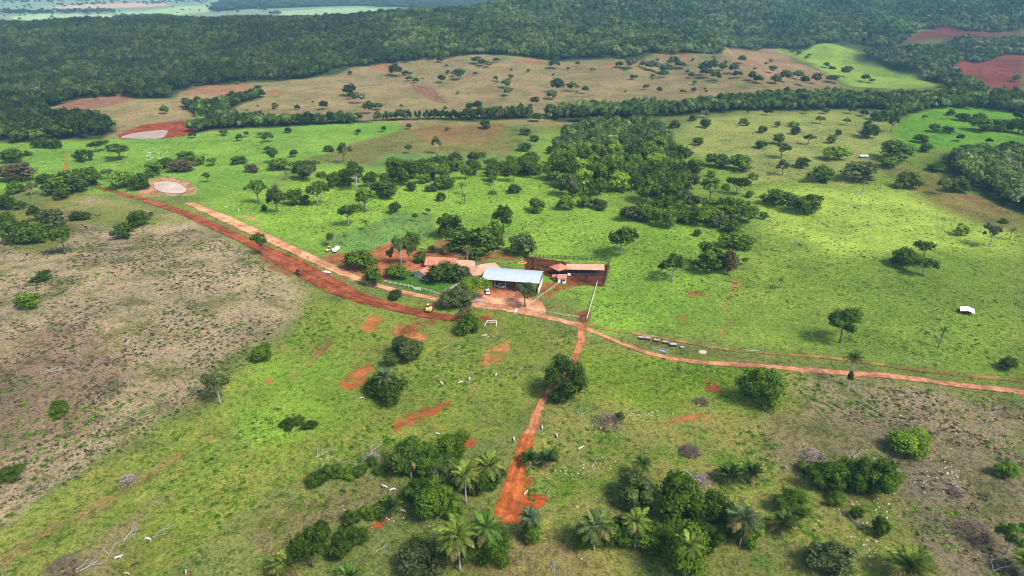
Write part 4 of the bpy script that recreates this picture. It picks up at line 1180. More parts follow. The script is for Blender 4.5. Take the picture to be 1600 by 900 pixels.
# ================================================================== palms
M_FROND = leaf_material('frond_leaf', 0.25)
def frond_mesh(name, rise, droop, seed, n=17, wid=0.23, sag=0.25):
    """unit-long feather leaf along +X: a rib and two rows of leaflets"""
    rg = np.random.default_rng(seed)
    T = np.linspace(0, 1, 9)
    X = T * (1 - 0.18 * droop * T); Z = rise * T - droop * T ** 2.2
    mb = MB(); mb.tube([(x, 0, z) for x, z in zip(X, Z)], list(np.linspace(0.012, 0.003, 9)), 3, cap=False)
    V = [tuple(v) for v in mb.v]; F = []
    for f in mb.f: F += [(f[0], f[1], f[2]), (f[0], f[2], f[3])]
    A = [0.75] * len(V)
    for k in range(n):
        t = 0.10 + 0.88 * (k + 0.5) / n
        x = np.interp(t, T, X); z = np.interp(t, T, Z)
        l = wid * math.sin(math.pi * min(1, 0.15 + 0.9 * t)) ** 0.6 * rg.uniform(0.85, 1.1)
        for s in (-1, 1):
            a = rg.uniform(0.5, 0.75)
            d = np.array([math.cos(a) * 0.9, s * math.sin(a) * 1.25, -sag + rg.uniform(-0.12, 0.12)]) * l
            w = np.array([0.046, 0, 0.0])
            p = np.array([x, 0, z]); q = p + d * 0.55 + np.array([0, 0, 0.02]); e = p + d
            i = len(V)
            V += [tuple(p - w * 0.5), tuple(p + w * 0.5), tuple(q + w * 0.55), tuple(q - w * 0.55), tuple(e)]
            F += [(i, i + 1, i + 2), (i, i + 2, i + 3), (i + 3, i + 2, i + 4)]
            A += [float(np.clip(rg.normal(0.5, 0.18), 0, 1))] * 5
    return np_mesh(name, V, np.array(F), M_FROND, {'rnd': A}, smooth=False)
FR_UP = [frond_mesh('frond', 0.55, 0.42, 11 + i) for i in range(2)]
FR_ARCH = [frond_mesh('frond', 0.50, 0.78, 21 + i, sag=0.4) for i in range(3)]
FR_DRY = [frond_mesh('dry_frond', 0.05, 0.75, 31 + i, n=11, wid=0.12, sag=0.6) for i in range(2)]
GA = 2.39996
def palm(px, py, crown_w, trunk_px, label, n=20, dry=5, tint=(0.070, 0.120, 0.028), group='palms', low=False, name='palm_tree'):
    p = G(px, py); m = mpp(p); th = math.atan2(CAM_H - p.z, math.hypot(p.x, p.y))
    Lf = crown_w * m * (0.68 if low else 0.60)
    if low: n = int(n * 1.5)
    H = max(trunk_px * (0.86 if trunk_px > 30 else 1.0) * m / math.cos(th), 0.25)
    if n > 13: n += 6
    e = empty(name, (p.x, p.y, tz(p.x, p.y) - 0.03), random.uniform(0, 6.28))
    tag(e, label, 'palm', group)
    mb = MB()
    bx, by = random.uniform(-.03, .03) * H, random.uniform(-.03, .03) * H
    r = 0.19 if not low else 0.26
    if H < 0.6 or n < 12: r = 0.12
    K = 9
    pts = [(bx * (k / K) ** 2, by * (k / K) ** 2, -0.1 + (H + 0.1) * k / K) for k in range(K + 1)]
    mb.tube(pts, [r * (1.25 - 0.35 * k / K) * (1.0 if k < K - 1 else 1.45) * (1 + 0.06 * (k % 2)) for k in range(K + 1)], 7)
    mb.build('trunk', M_PALE_BARK if n > 12 else M_BARK, e, smooth=True)
    for k in range(n):
        f = (k + 0.5) / n
        el = math.radians((86 if low else 72) - (52 if low else 74) * f ** 1.1 + random.uniform(-8, 8))
        src = FR_UP if f < 0.3 else FR_ARCH
        o = link('frond', random.choice(src), e, (bx, by, H))
        L = Lf * random.uniform(0.85, 1.1) * (0.85 if f < 0.2 else 1.0)
        o.rotation_euler = (random.uniform(-.25, .25), -el + 0.35, k * GA)
        o.scale = (L, L * 1.15, L)
        t = np.array(tint) * random.uniform(0.75, 1.25)
        if f > 0.72 and random.random() < 0.6: t = np.array((0.17, 0.145, 0.050)) * random.uniform(0.8, 1.2)
        o.color = (*[float(v) for v in t], 1)
    for k in range(dry):
        o = link('dry_frond', random.choice(FR_DRY), e, (bx, by, H * 0.985))
        L = Lf * random.uniform(0.5, 0.8)
        o.rotation_euler = (random.uniform(-.4, .4), math.radians(random.uniform(15, 55)), k * 6.283 / max(dry, 1) + random.uniform(-.5, .5))
        o.scale = (L, L, L)
        t = np.array((0.30, 0.23, 0.15)) * random.uniform(0.7, 1.2)
        o.color = (*[float(v) for v in t], 1)
    return e
PT = (0.085, 0.150, 0.026); PY = (0.135, 0.180, 0.030); PD = (0.050, 0.095, 0.018)
palm(603, 622, 36, 36, 'palm rising from the dark tree on the central slope', tint=(0.08, 0.12, 0.05), dry=3)
palm(643, 748, 34, 34, 'dark palm at the left of the foreground palm clump', tint=PD, dry=6)
palm(728, 786, 50, 48, 'palm with a long bare trunk in the foreground clump', tint=PY, dry=7)
palm(765, 762, 52, 36, 'palm at the right end of the foreground clump by the orange track', tint=PY, dry=7)
palm(608, 800, 40, 5, 'low trunkless palm beside the diagonal thicket', tint=PD, low=True, dry=1, n=24)
palm(452, 902, 58, 14, 'low yellowing palm at the bottom left of the diagonal thicket', tint=PY, low=True, dry=3, n=22)
palm(548, 912, 40, 8, 'palm top just showing at the bottom edge left of centre', tint=PT, low=True, dry=0)
palm(719, 892, 68, 56, 'tall left one of the twin palms at the bottom', tint=PY, dry=8, n=24)
palm(761, 878, 60, 56, 'right one of the twin palms at the bottom', tint=PT, dry=6, n=24)
palm(828, 846, 40, 40, 'single palm over a bush right of the orange track', tint=(0.09, 0.13, 0.055), dry=5)
palm(828, 727, 32, 7, 'left of two trunkless palms beside the track', tint=PD, low=True, dry=5, n=24)
palm(856, 728, 36, 7, 'right of two trunkless palms beside the track', tint=PD, low=True, dry=6, n=24)
palm(1002, 750, 34, 24, 'dark palm standing alone above the right palm clump', tint=PD, dry=3, n=22)
palm(1140, 754, 42, 8, 'left of two round trunkless palms right of the brush heap', tint=PD, low=True, dry=7, n=26)
palm(1172, 752, 36, 10, 'right of two round trunkless palms right of the brush heap', tint=PD, low=True, dry=7, n=26)
palm(928, 860, 60, 40, 'leftmost palm of the right clump', tint=(0.10, 0.135, 0.04), dry=8, n=22)
palm(992, 855, 50, 42, 'second palm of the right clump with drooping dry leaves', tint=PY, dry=9, n=18)
palm(1055, 815, 34, 48, 'small palm poking above the big glossy tree', tint=PT, dry=2, n=14)
palm(1156, 852, 56, 46, 'rightmost palm of the right clump with bare trunk', tint=(0.085, 0.115, 0.045), dry=8, n=22)
palm(1070, 905, 50, 56, 'lowest palm of the right clump with pale dead leaves', tint=PY, dry=7, n=20)
palm(1222, 832, 48, 9, 'low palm with silver dead leaves fanned on the ground', tint=(0.085, 0.12, 0.03), low=True, dry=10, n=22)
palm(1414, 912, 72, 20, 'yellowish palm at the bottom edge on the right', tint=PY, low=True, dry=5, n=24)
palm(1600, 902, 50, 18, 'palm cut off by the lower right corner', tint=PY, low=True, dry=3, n=18)
palm(1325, 603, 30, 50, 'tall palm with ivy on its trunk beside the pink road', tint=PD, dry=5, n=18)
palm(1466, 543, 17, 27, 'thin small headed palm in the right pasture', tint=PD, dry=0, n=12)
palm(1218, 450, 14, 11, 'small palm in the pasture right of the gully trees', tint=PD, dry=0, n=11)
palm(1577, 375, 15, 14, 'small palm near the right edge of the pasture', tint=PD, dry=0, n=11)
palm(540, 384, 14, 14, 'tiny palm behind the white truck on green grass', tint=PD, dry=0, n=11)
palm(572, 360, 15, 13, 'tiny palm on the border of the small green field', tint=PD, dry=0, n=11)
palm(730, 410, 18, 20, 'palm with hanging leaves behind the farmhouse', tint=PY, dry=4, n=14)
palm(722, 304, 16, 14, 'left palm of the pair below the hedgerow', tint=PD, dry=2, n=12)
palm(726, 319, 15, 12, 'right palm of the pair below the hedgerow', tint=PT, dry=4, n=12)
palm(1347, 302, 11, 16, 'small half dead palm over brush in the right pasture', tint=(0.10, 0.10, 0.06), dry=3, n=8)
palm(770, 290, 18, 9, 'low palm in the right part of the hedgerow', tint=PD, dry=3, n=12)
palm(448, 282, 14, 10, 'small palm at the left start of the hedgerow', tint=PT, dry=3, n=10)
palm(325, 286, 10, 9, 'small palm on the grass right of the pond', tint=PD, dry=1, n=9)
# ivy on the tall palm's trunk
p = G(1325, 603)
plant(p.x, p.y, 2.2, 7.0, 'T', 'd', 'dark ivy column wrapped round the tall roadside palm', 'scattered farm shrubs', 'climber', 'ivy')

# ================================================================== farm buildings
def roof_gable(mb, L, D, eave, rise, over=0.5, th=0.14):
    """two pitched slabs as one shell, ridge along X"""
    hx, hy = L / 2 + over, D / 2 + over
    k = rise / (D / 2) * over
    e = eave - k
    prof = [(-hy, e), (0, eave + rise), (hy, e), (hy, e + th), (0, eave + rise + th), (-hy, e + th)]
    mb.prism(prof, -hx, hx)
def roof_hip(mb, L, D, eave, rise, over=0.5, th=0.14):
    hx, hy = L / 2 + over, D / 2 + over; r = max((L - D) / 2, 0.01)
    v = [(-hx, -hy, eave), (hx, -hy, eave), (hx, hy, eave), (-hx, hy, eave), (-r, 0, eave + rise), (r, 0, eave + rise)]
    top = [(x, y, z + th) for x, y, z in v]
    f = [(0, 1, 5, 4), (2, 3, 4, 5), (1, 2, 5), (3, 0, 4)]
    mb.add(v + top, [q[::-1] for q in f] + [tuple(i + 6 for i in q) for q in f] + [(0, 1, 7, 6), (1, 2, 8, 7), (2, 3, 9, 8), (3, 0, 6, 9)])
def house(name, label, px, py, L, D, wall_h, rise, rz, roofmat, wallmat=M_WHITE, hip=False, over=0.6, windows=2):
    p = G(px, py); L *= SK; D *= SK; rise *= SK; wall_h *= 1.08
    e = empty(name, (p.x, p.y, tz(p.x, p.y) - 0.05), rz); tag(e, label, 'house')
    mb = MB(); mb.box((0, 0, wall_h / 2), (L, D, wall_h))
    if not hip: mb.prism([(-D / 2, wall_h), (D / 2, wall_h), (0, wall_h + rise * 0.97)], -L / 2 + 0.002, L / 2 - 0.002)
    w = mb.build('wall', wallmat, e)
    r = MB()
    (roof_hip if hip else roof_gable)(r, L, D, wall_h + 0.02, rise, over)
    rf = r.build('roof', roofmat, e)
    MB().box((0, 0, wall_h + rise + 0.17), (max(L - (D if hip else 0), 0.5), 0.3, 0.12)).build('ridge_cap', M_TILE_PALE, rf)
    d = MB().box((-L * 0.05, -D / 2 - 0.03, 1.05), (0.95, 0.08, 2.1)).build('door', M_DARKWOOD, e)
    for k in range(windows):
        x = -L / 2 + L * (k + 0.5) / windows + (1.0 if abs(-L / 2 + L * (k + 0.5) / windows) < 1 else 0)
        f = MB().box((x, -D / 2 - 0.03, 1.6), (1.3, 0.08, 1.1)).build('window', M_CREAM, e)
        MB().box((x, -D / 2 - 0.07, 1.6), (1.05, 0.06, 0.85)).build('pane', M_GLASS, f)
    return e
house('farmhouse', 'main farmhouse with orange tiled roof half hidden by dark trees', 691, 418, 12, 7.5, 3.0, 1.7, math.radians(-8), M_TILE)
house('farmhouse_wing', 'low orange roofed house wing left of the dark tree', 664, 433, 5, 7, 2.6, 1.3, math.radians(55), M_TILE, M_CREAM, windows=1)
house('annex', 'small pale roofed annex between farmhouse and hipped house', 729, 420, 5.5, 5.5, 2.8, 1.2, math.radians(-10), M_TILE_PALE, M_WHITE, windows=1)
house('hipped_house', 'house with broad orange hipped roof beside the metal shed', 757, 430, 11.5, 8.0, 2.9, 2.2, math.radians(22), M_TILE_PALE, M_WHITE, hip=True, over=0.9)
house('milk_house', 'tiny white house with orange roof at the corral corner', 878, 440, 3.2, 3.0, 2.6, 0.7, math.radians(-4), M_TILE, M_WHITE, windows=1, over=0.35)
p = G(866.5, 437)
e = empty('lean_to', (p.x, p.y, tz(p.x, p.y)), math.radians(-4)); tag(e, 'small orange lean to roof left of the tiny white house', 'shed')
MB().box((0, 0, 2.0), (2.4, 2.2, 0.12), rx=math.radians(14)).build('roof', M_TILE, e)
for sx in (-1, 1):
    for sy in (-1, 1): MB().box((sx * 1.0, sy * 0.9, 0.88 + sy * 0.2), (0.12, 0.12, 1.86 + sy * 0.4)).build('post', M_DARKWOOD, e)
MB().box((0, 0.2, 0.5), (1.6, 1.0, 1.0)).build('trough', M_CONC, e)
# big metal shed
p = G(802, 448)
shed_rz = math.radians(-10.5)
e = empty('machine_shed', (p.x, p.y + 0.5, tz(p.x, p.y) - 0.05), shed_rz); tag(e, 'large open shed with pale metal barrel roof in the farm centre', 'shed')
SL, SD, SE = 21.0 * SK, 10.5 * SK, 4.9 * 1.15
K = 14
prof = [(-SD / 2 - 0.6 + (SD + 1.2) * k / K, SE + 1.7 * math.sin(math.pi * (0.06 + 0.88 * k / K))) for k in range(K + 1)]
mb = MB(); mb.prism(prof + [(y, z - 0.12) for y, z in reversed(prof)], -SL / 2 - 0.6, SL / 2 + 0.6)
rf = mb.build('roof', M_SHEET, e)
MB().box((0, -SD / 2 - 0.66, SE + 0.17), (SL + 1.2, 0.08, 0.22)).build('gutter', M_WHITE, rf)
MB().box((0, SD / 2, 2.3), (SL, 0.2, 4.6)).build('wall', M_CREAM, e)
w = MB(); w.prism([(-SD / 2, 0), (SD / 2, 0), (SD / 2, 2.6), (-SD / 2, 2.6)], SL / 2 - 0.1, SL / 2 + 0.1); w.build('wall', simple('pale_block_wall', (0.62, 0.52, 0.44), 0.9, var=0.2), e)
MB().box((-SL / 2 + 1.9, -SD / 2 + 2.2, 1.6), (3.6, 0.2, 3.2)).build('wall', simple('red_block_wall', (0.36, 0.16, 0.09), 0.9, var=0.2), e)
MB().box((4.4, -SD / 2 + 0.5, 1.4), (3.6, 0.2, 2.8)).build('wall', simple('pink_block_wall', (0.55, 0.36, 0.29), 0.9, var=0.2), e)
for k in range(6):
    for sy in (-1, 1):
        MB().box((-SL / 2 + 0.3 + (SL - 0.6) * k / 5, sy * (SD / 2 - 0.25), (SE + 0.1) / 2), (0.22, 0.22, SE + 0.1)).build('post', M_CHROME, e)
for k in range(5):
    MB().box((-SL / 2 + 1.5 + (SL - 3) * k / 4, 0, SE + 0.05), (0.14, SD - 0.8, 0.2)).build('tie_beam', M_CHROME, e)
# corral roof: hipped head and long low strip
p = G(874, 428)
e = empty('corral_shelter', (p.x, p.y, tz(p.x, p.y)), math.radians(-3)); tag(e, 'long orange tiled corral shelter with a wider hipped head', 'shelter'); e.scale = (SK, SK, 1.1)
r = MB(); roof_hip(r, 5.2, 5.0, 3.2, 1.3, 0.4); o = r.build('head_roof', M_TILE, e); o.rotation_euler = (0, 0, math.radians(40))
r = MB(); r.box((10.3, 0.4, 3.45), (15.2, 4.2, 0.16), rx=math.radians(12)); r.build('strip_roof', M_TILE_PALE, e)
MB().box((10.3, 2.2, 1.5), (15.0, 0.15, 3.0)).build('back_boards', M_DARKWOOD, e)
for k in range(7):
    MB().box((3.2 + 2.35 * k, -1.2, 1.55), (0.2, 0.2, 3.1)).build('post', M_DARKWOOD, e)
for a, b in ((-2, -1.6), (2, -2), (-2, 2), (1.6, 2)):
    MB().box((a, b, 1.55), (0.22, 0.22, 3.1)).build('post', M_DARKWOOD, e)
MB().box((10.5, -0.9, 0.55), (12.5, 0.8, 0.7)).build('manger', M_DARKWOOD, e)
def shelter(px, py, L, D, H, rz, label, mat=M_WHITE):
    p = G(px, py)
    e = empty('salt_shelter', (p.x, p.y, tz(p.x, p.y)), rz); tag(e, label, 'shelter'); L *= SK; D *= SK
    r = MB(); roof_gable(r, L, D, H, 0.55, 0.5, 0.1); r.build('roof', mat, e)
    for sx in (-1, 1):
        for sy in (-1, 1): MB().box((sx * L * 0.4, sy * D * 0.4, H / 2), (0.14, 0.14, H)).build('post', M_DARKWOOD, e)
    MB().box((0, 0, 0.45), (L * 0.8, 0.7, 0.6)).build('trough', M_DARKWOOD, e)
shelter(1510, 489, 3.4, 3.6, 1.5, math.radians(62), 'white roofed salt shelter alone in the right pasture')
shelter(1349, 246, 4.6, 2.4, 1.5, math.radians(5), 'small far white roofed shelter in the upper right pasture')

# ================================================================== fences
POST_MESH = {}
def fence(label, pts, spacing, post_h, post_w, rails, mat, name='fence', jitter=0.05):
    W = [G(*q) for q in pts]
    e = empty(name, (W[0].x, W[0].y, tz(W[0].x, W[0].y))); tag(e, label, 'fence')
    key = (post_h, post_w, mat.name)
    if key not in POST_MESH: POST_MESH[key] = MB().box((0, 0, post_h / 2 - 0.1), (post_w, post_w, post_h + 0.2), taper=0.9).mesh('post', mat)
    o0 = e.location.copy()
    for a, b in zip(W[:-1], W[1:]):
        n = max(1, int(round((b - a).length / spacing)))
        P = []
        for k in range(n + 1):
            q = a.lerp(b, k / n); q.z = tz(q.x, q.y); P.append(q - o0)
        for k, q in enumerate(P):
            if k == n and b is not W[-1]: continue
            o = link('post', POST_MESH[key], e, q)
            o.rotation_euler = (random.uniform(-jitter, jitter), random.uniform(-jitter, jitter), random.uniform(0, 1))
            o.scale = (1, 1, random.uniform(0.93, 1.08))
        for k in range(n):
            for r in rails:
                mb = MB(); mb.tube([P[k] + Vector((0, 0, r + random.uniform(-.03, .03))), P[k + 1] + Vector((0, 0, r + random.uniform(-.03, .03)))], post_w * 0.34, 4)
                mb.build('rail', mat, e)
    return e
fence('pale post fence along the front of the farm lawn', [(600, 441), (625, 446), (645, 450)], 2.4, 1.3, 0.24, (0.6, 1.05), M_POST)
fence('pale post fence turning the lawn corner towards the shed', [(660, 453), (692, 463), (708, 450), (722, 441)], 2.4, 1.3, 0.24, (0.6, 1.05), M_POST)
fence('short pale fence at the left of the farm lawn', [(597, 433), (612, 425), (625, 418)], 2.4, 1.3, 0.2, (0.6, 1.0), M_POST)
fence('straight pale rail fence running down from the corral to the junction', [(933, 443), (928, 462), (922, 482), (917, 500)], 2.6, 1.5, 0.18, (0.5, 0.95, 1.35), M_POST)
fence('low pale rail fence along the yard road to the junction', [(824, 483), (850, 488), (880, 494), (904, 497)], 2.6, 1.2, 0.14, (0.6, 1.05), M_POST)
fence('pale rail fence slanting from the scrubby tree to the tiny white house', [(822, 481), (845, 464), (862, 452), (878, 440)], 2.6, 1.2, 0.14, (0.6, 1.05), M_POST)
fence('dark board fence enclosing the back of the corral', [(834, 421), (836, 403), (870, 404), (910, 406), (952, 408)], 2.2, 2.0, 0.22, (0.4, 0.85, 1.3, 1.75), M_DARKWOOD)
fence('dark board fence on the right side of the corral', [(952, 409), (949, 424), (945, 441)], 2.0, 2.0, 0.22, (0.4, 0.85, 1.3, 1.75), M_DARKWOOD)
fence('dark board fence dividing the corral pens', [(936, 440), (918, 440), (918, 430), (926, 424)], 2.0, 1.9, 0.2, (0.4, 0.85, 1.3, 1.7), M_DARKWOOD)
fence('thin dark fence across the corral front', [(886, 436), (902, 438), (917, 440)], 2.4, 1.7, 0.16, (0.5, 0.95, 1.4), M_DARKWOOD)
fence('dark board fence inside the left corral pen', [(834, 415), (848, 418), (862, 419)], 2.4, 1.9, 0.2, (0.4, 0.85, 1.3, 1.7), M_DARKWOOD)
# white gate panels
def panel(px, py, L, H, rz, label, name='gate'):
    p = G(px, py)
    e = empty(name, (p.x, p.y, tz(p.x, p.y)), rz); tag(e, label, 'gate')
    for s in (-1, 1): MB().box((s * L / 2, 0, H * 0.55), (0.2, 0.2, H * 1.1 + 0.2)).build('post', M_WHITE, e)
    for k in range(4): MB().box((0, 0, 0.3 + k * (H - 0.35) / 3), (L - 0.2, 0.06, 0.17)).build('board', M_WHITE, e)
    return e
panel(652, 453, 3.2, 1.3, math.radians(-14), 'white boarded gate in the lawn fence by the road')
panel(806, 488, 2.2, 1.4, math.radians(62), 'white gatepost frame beside the yard road')
# white timber frame on the grass
p = G(768, 508)
e = empty('timber_frame', (p.x, p.y, tz(p.x, p.y)), math.radians(-4)); tag(e, 'white timber loading frame on grass right of the bushy tree', 'frame')
for a, b in (((-2.0, 1.5, 1.3), (2.0, 1.5, 1.3)), ((-2.0, 1.5, 1.3), (-2.9, -1.6, 0.2)), ((2.0, 1.5, 1.3), (2.0, -1.6, 0.2)), ((-1.4, 0.6, 1.0), (1.6, 0.6, 1.0))):
    mb = MB(); mb.tube([a, b], 0.16, 5); mb.build('beam', M_POST, e)
for s in (-2.0, 2.0):
    mb = MB(); mb.tube([(s, 1.5, -0.1), (s, 1.5, 1.3)], 0.16, 5); mb.build('post', M_POST, e)
for x, y, L, rz, lb in ((757, 524, 2.6, 0.5, 'pale split log lying on grass below the timber frame'), (761, 526, 2.2, -0.5, 'second pale log crossing the first below the timber frame'), (773, 527, 2.4, -0.35, 'grey log lying right of the two crossed pale logs')):
    p = G(x, y); mb = MB(); mb.tube([(-L / 2, 0, 0.18), (0, 0.1, 0.2), (L / 2, 0, 0.18)], [0.16, 0.15, 0.11], 6)
    o = mb.build('log', M_POST if L != 2.4 else M_DEAD, None, (p.x, p.y, tz(p.x, p.y))); o.rotation_euler = (0, 0, rz); tag(o, lb, 'log')
# feed troughs along the track
for k, (x, y, rz) in enumerate(((1002, 530, -.25), (1012, 531, -.25), (1026, 534, -.2), (1040, 537, -.2), (1052, 541, -.1), (1066, 544, .2))):
    p = G(x, y)
    e = empty('feed_trough', (p.x, p.y, tz(p.x, p.y)), rz)
    tag(e, ['leftmost grey concrete feed trough beside the faint track', 'second concrete feed trough from the left by the track', 'third concrete feed trough from the left by the track', 'fourth concrete feed trough from the left by the track', 'largest concrete feed trough in the row by the track', 'small tilted concrete trough at the right end of the row'][k], 'trough', 'concrete feed troughs by the track')
    L, D, H = (2.2, 1.2, 0.95) if k < 4 else ((2.5, 1.5, 1.05) if k == 4 else (1.7, 0.9, 0.5))
    MB().box((0, 0, H * 0.5), (L * 0.9, D * 0.9, H), taper=1.1).build('basin', M_DARKWOOD, e)
    MB().box((0, 0, H + 0.06), (L, D, 0.12)).build('rim', M_CONC, e)
    MB().box((0, 0, H + 0.09), (L * 0.8, D * 0.7, 0.08)).build('feed', M_CONC, e)
p = G(1030, 549)
e = empty('cattle_chute', (p.x, p.y, tz(p.x, p.y)), math.radians(-24)); tag(e, 'heap of grey metal cattle rails below the feed troughs', 'rails'); e.scale = (0.72, 0.85, 0.9)
for k in range(11):
    x = -4.5 + k * 0.9
    mb = MB(); mb.tube([(x, -0.9, 0.2), (x + 0.35, 1.1, 1.1 + 0.2 * (k % 3))], 0.06, 4); mb.build('rail', M_GREYRAIL, e)
for y, z in ((-0.8, 0.3), (0.0, 0.75), (0.9, 1.15)):
    mb = MB(); mb.tube([(-4.8, y, z), (4.9, y + 0.2, z)], 0.07, 4); mb.build('rail', M_GREYRAIL, e)
MB().box((1.8, -0.4, 0.45), (3.2, 1.2, 0.7)).build('crate', M_GREYRAIL, e)

# ================================================================== vehicles
def wheel(parent, c, r, w, mat=M_RUBBER):
    mb = MB(); mb.tube([(c[0], c[1] - w / 2, c[2]), (c[0], c[1] + w / 2, c[2])], r, 14)
    o = mb.build('wheel', mat, parent)
    m2 = MB(); m2.tube([(c[0], c[1] - w / 2 - 0.01, c[2]), (c[0], c[1] + w / 2 + 0.01, c[2])], r * 0.55, 10); m2.build('rim', M_CHROME, o)
def vehicle(px, py, rz, label, kind, paint=M_WHITE, cat='car'):
    p = G(px, py)
    e = empty(kind, (p.x, p.y, tz(p.x, p.y) + 0.02), rz); tag(e, label, cat)
    if kind in ('parked_car', 'pickup_truck'):
        L = 4.3 if kind == 'parked_car' else 5.2
        h = L / 2
        if kind == 'parked_car': body = [(-h, .45), (-h, .95), (-h * .62, 1.05), (-h * .95 + 0.2, 1.0), ]
        side = [(-h, .40), (h, .40), (h, .78), (h * .93, .92), (h * .45, 1.02), (-h * .98, 1.02), (-h, .9)]
        mb = MB(); mb.prism([(-y, z) for y, z in side], -0.86, 0.86)
        b = mb.build('body', paint, e, bevel=0.06); b.rotation_euler = (0, 0, math.pi / 2)
        if kind == 'parked_car': cab = [(-h * .88, 1.0), (h * .42, 1.0), (h * .12, 1.5), (-h * .62, 1.52)]
        else: cab = [(-h * .20, 1.0), (h * .45, 1.0), (h * .22, 1.68), (-h * .14, 1.70)]
        mb = MB(); mb.prism([(-y, z) for y, z in cab], -0.76, 0.76)
        c = mb.build('windows', M_GLASS, e); c.rotation_euler = (0, 0, math.pi / 2)
        zt = cab[2][1]; x0, x1 = cab[3][0], cab[2][0]
        MB().box(((x0 + x1) / 2, 0, zt + 0.03), (x1 - x0 + 0.1, 1.5, 0.08)).build('roof', paint, e, bevel=0.03)
        if kind == 'pickup_truck':
            MB().box((-h * .6, 0, 1.03), (h * .7, 1.4, 0.06)).build('bed', M_DARK, e)
        for s in (-1, 1):
            MB().box((h - 0.02, s * 0.6, 0.72), (0.08, 0.35, 0.18)).build('headlight', M_CHROME, e)
            MB().box((-h + 0.02, s * 0.66, 0.8), (0.08, 0.25, 0.2)).build('tail_light', M_RED, e)
        MB().box((h, 0, 0.48), (0.14, 1.6, 0.2)).build('bumper', M_DARK, e)
        for sx in (-1, 1):
            for sy in (-1, 1): wheel(e, (sx * h * 0.62, sy * 0.78, 0.34), 0.34, 0.22)
    elif kind == 'flatbed_truck':
        MB().box((-0.8, 0, 0.75), (6.0, 0.9, 0.25)).build('chassis', M_DARK, e)
        MB().box((2.6, 0, 1.65), (1.8, 2.2, 1.8)).build('cab', paint, e, bevel=0.15)
        MB().box((3.46, 0, 2.0), (0.12, 1.9, 0.75)).build('windscreen', M_GLASS, e)
        MB().box((-1.0, 0, 1.55), (4.8, 2.3, 1.35)).build('cargo_box', paint, e, bevel=0.05)
        for x in (2.5, -1.2, -2.3):
            for sy in (-1, 1): wheel(e, (x, sy * 0.98, 0.48), 0.48, 0.3)
    elif kind == 'van':
        side = [(-2.4, .4), (2.4, .4), (2.4, 1.1), (1.75, 1.35), (1.35, 2.05), (-2.3, 2.15), (-2.4, 2.0)]
        mb = MB(); mb.prism([(-y, z) for y, z in side], -0.95, 0.95); b = mb.build('body', paint, e, bevel=0.08); b.rotation_euler = (0, 0, math.pi / 2)
        MB().box((1.62, 0, 1.70), (0.1, 1.6, 0.6), ry=math.radians(-30)).build('windscreen', M_GLASS, e)
        for s in (-1, 1): MB().box((0.9, s * 0.96, 1.6), (0.9, 0.04, 0.5)).build('side_window', M_GLASS, e)
        for sx in (-1, 1):
            for sy in (-1, 1): wheel(e, (sx * 1.5, sy * 0.88, 0.35), 0.35, 0.22)
    elif kind == 'wheel_loader':
        MB().box((-0.9, 0, 1.25), (2.6, 1.7, 1.1)).build('engine_cover', paint, e, bevel=0.12)
        MB().box((0.4, 0, 2.2), (1.3, 1.4, 1.6)).build('cab_glass', M_GLASS, e, bevel=0.05)
        MB().box((0.4, 0, 3.05), (1.5, 1.6, 0.14)).build('cab_roof', paint, e, bevel=0.04)
        MB().box((1.3, 0, 1.0), (1.4, 1.2, 0.7)).build('front_frame', paint, e, bevel=0.08)
        for s in (-1, 1):
            mb = MB(); mb.tube([(1.0, s * 0.55, 1.6), (2.2, s * 0.55, 1.5), (3.1, s * 0.55, 0.6)], 0.13, 6); mb.build('lift_arm', paint, e)
        mb = MB(); mb.prism([(-0.1, 0.15), (0.9, 0.1), (0.15, 0.3), (0.1, 0.95), (-0.1, 0.9)], -1.15, 1.15); b = mb.build('bucket', M_RED, e, (3.1, 0, 0)); b.rotation_euler = (0, 0, -math.pi / 2)
        for x in (-1.2, 1.4):
            for sy in (-1, 1): wheel(e, (x, sy * 0.95, 0.68), 0.68, 0.45)
    elif kind == 'excavator':
        for s in (-1, 1): MB().box((0, s * 1.0, 0.42), (3.4, 0.55, 0.8)).build('track', M_DARK, e, bevel=0.15)
        MB().box((-0.4, 0, 1.5), (2.9, 2.3, 1.1)).build('house', paint, e, bevel=0.12)
        MB().box((-1.6, 0, 1.75), (0.8, 2.4, 1.2)).build('counterweight', paint, e, bevel=0.15)
        c = MB().box((0.6, 0.65, 2.3), (1.5, 0.95, 1.6)).build('cab', M_GLASS, e, bevel=0.06)
        MB().box((0.6, 0.65, 3.14), (1.6, 1.05, 0.1)).build('cab_roof', paint, c, bevel=0.03)
        mb = MB(); mb.tube([(0.9, -0.2, 1.8), (2.4, -0.2, 2.9), (4.0, -0.2, 2.6)], [0.28, 0.3, 0.2], 4); mb.build('boom', M_RED, e)
        mb = MB(); mb.tube([(4.0, -0.2, 2.6), (4.4, -0.2, 1.0)], [0.2, 0.15], 4); mb.build('stick', M_RED, e)
        MB().box((4.2, -0.2, 0.6), (0.9, 0.9, 0.9), taper=0.7).build('bucket', M_RED, e)
    elif kind == 'tractor':
        MB().box((0.8, 0, 1.15), (1.9, 0.7, 0.75)).build('bonnet', paint, e, bevel=0.1)
        MB().box((-0.6, 0, 1.9), (1.3, 1.3, 1.3)).build('cab', M_GLASS, e, bevel=0.06)
        MB().box((-0.6, 0, 2.6), (1.5, 1.5, 0.12)).build('cab_roof', M_DARK, e, bevel=0.04)
        MB().box((-0.3, 0, 0.9), (1.6, 0.8, 0.5)).build('chassis', M_DARK, e)
        mb = MB(); mb.tube([(1.2, 0.25, 1.5), (1.2, 0.25, 2.3)], 0.06, 6); mb.build('exhaust', M_DARK, e)
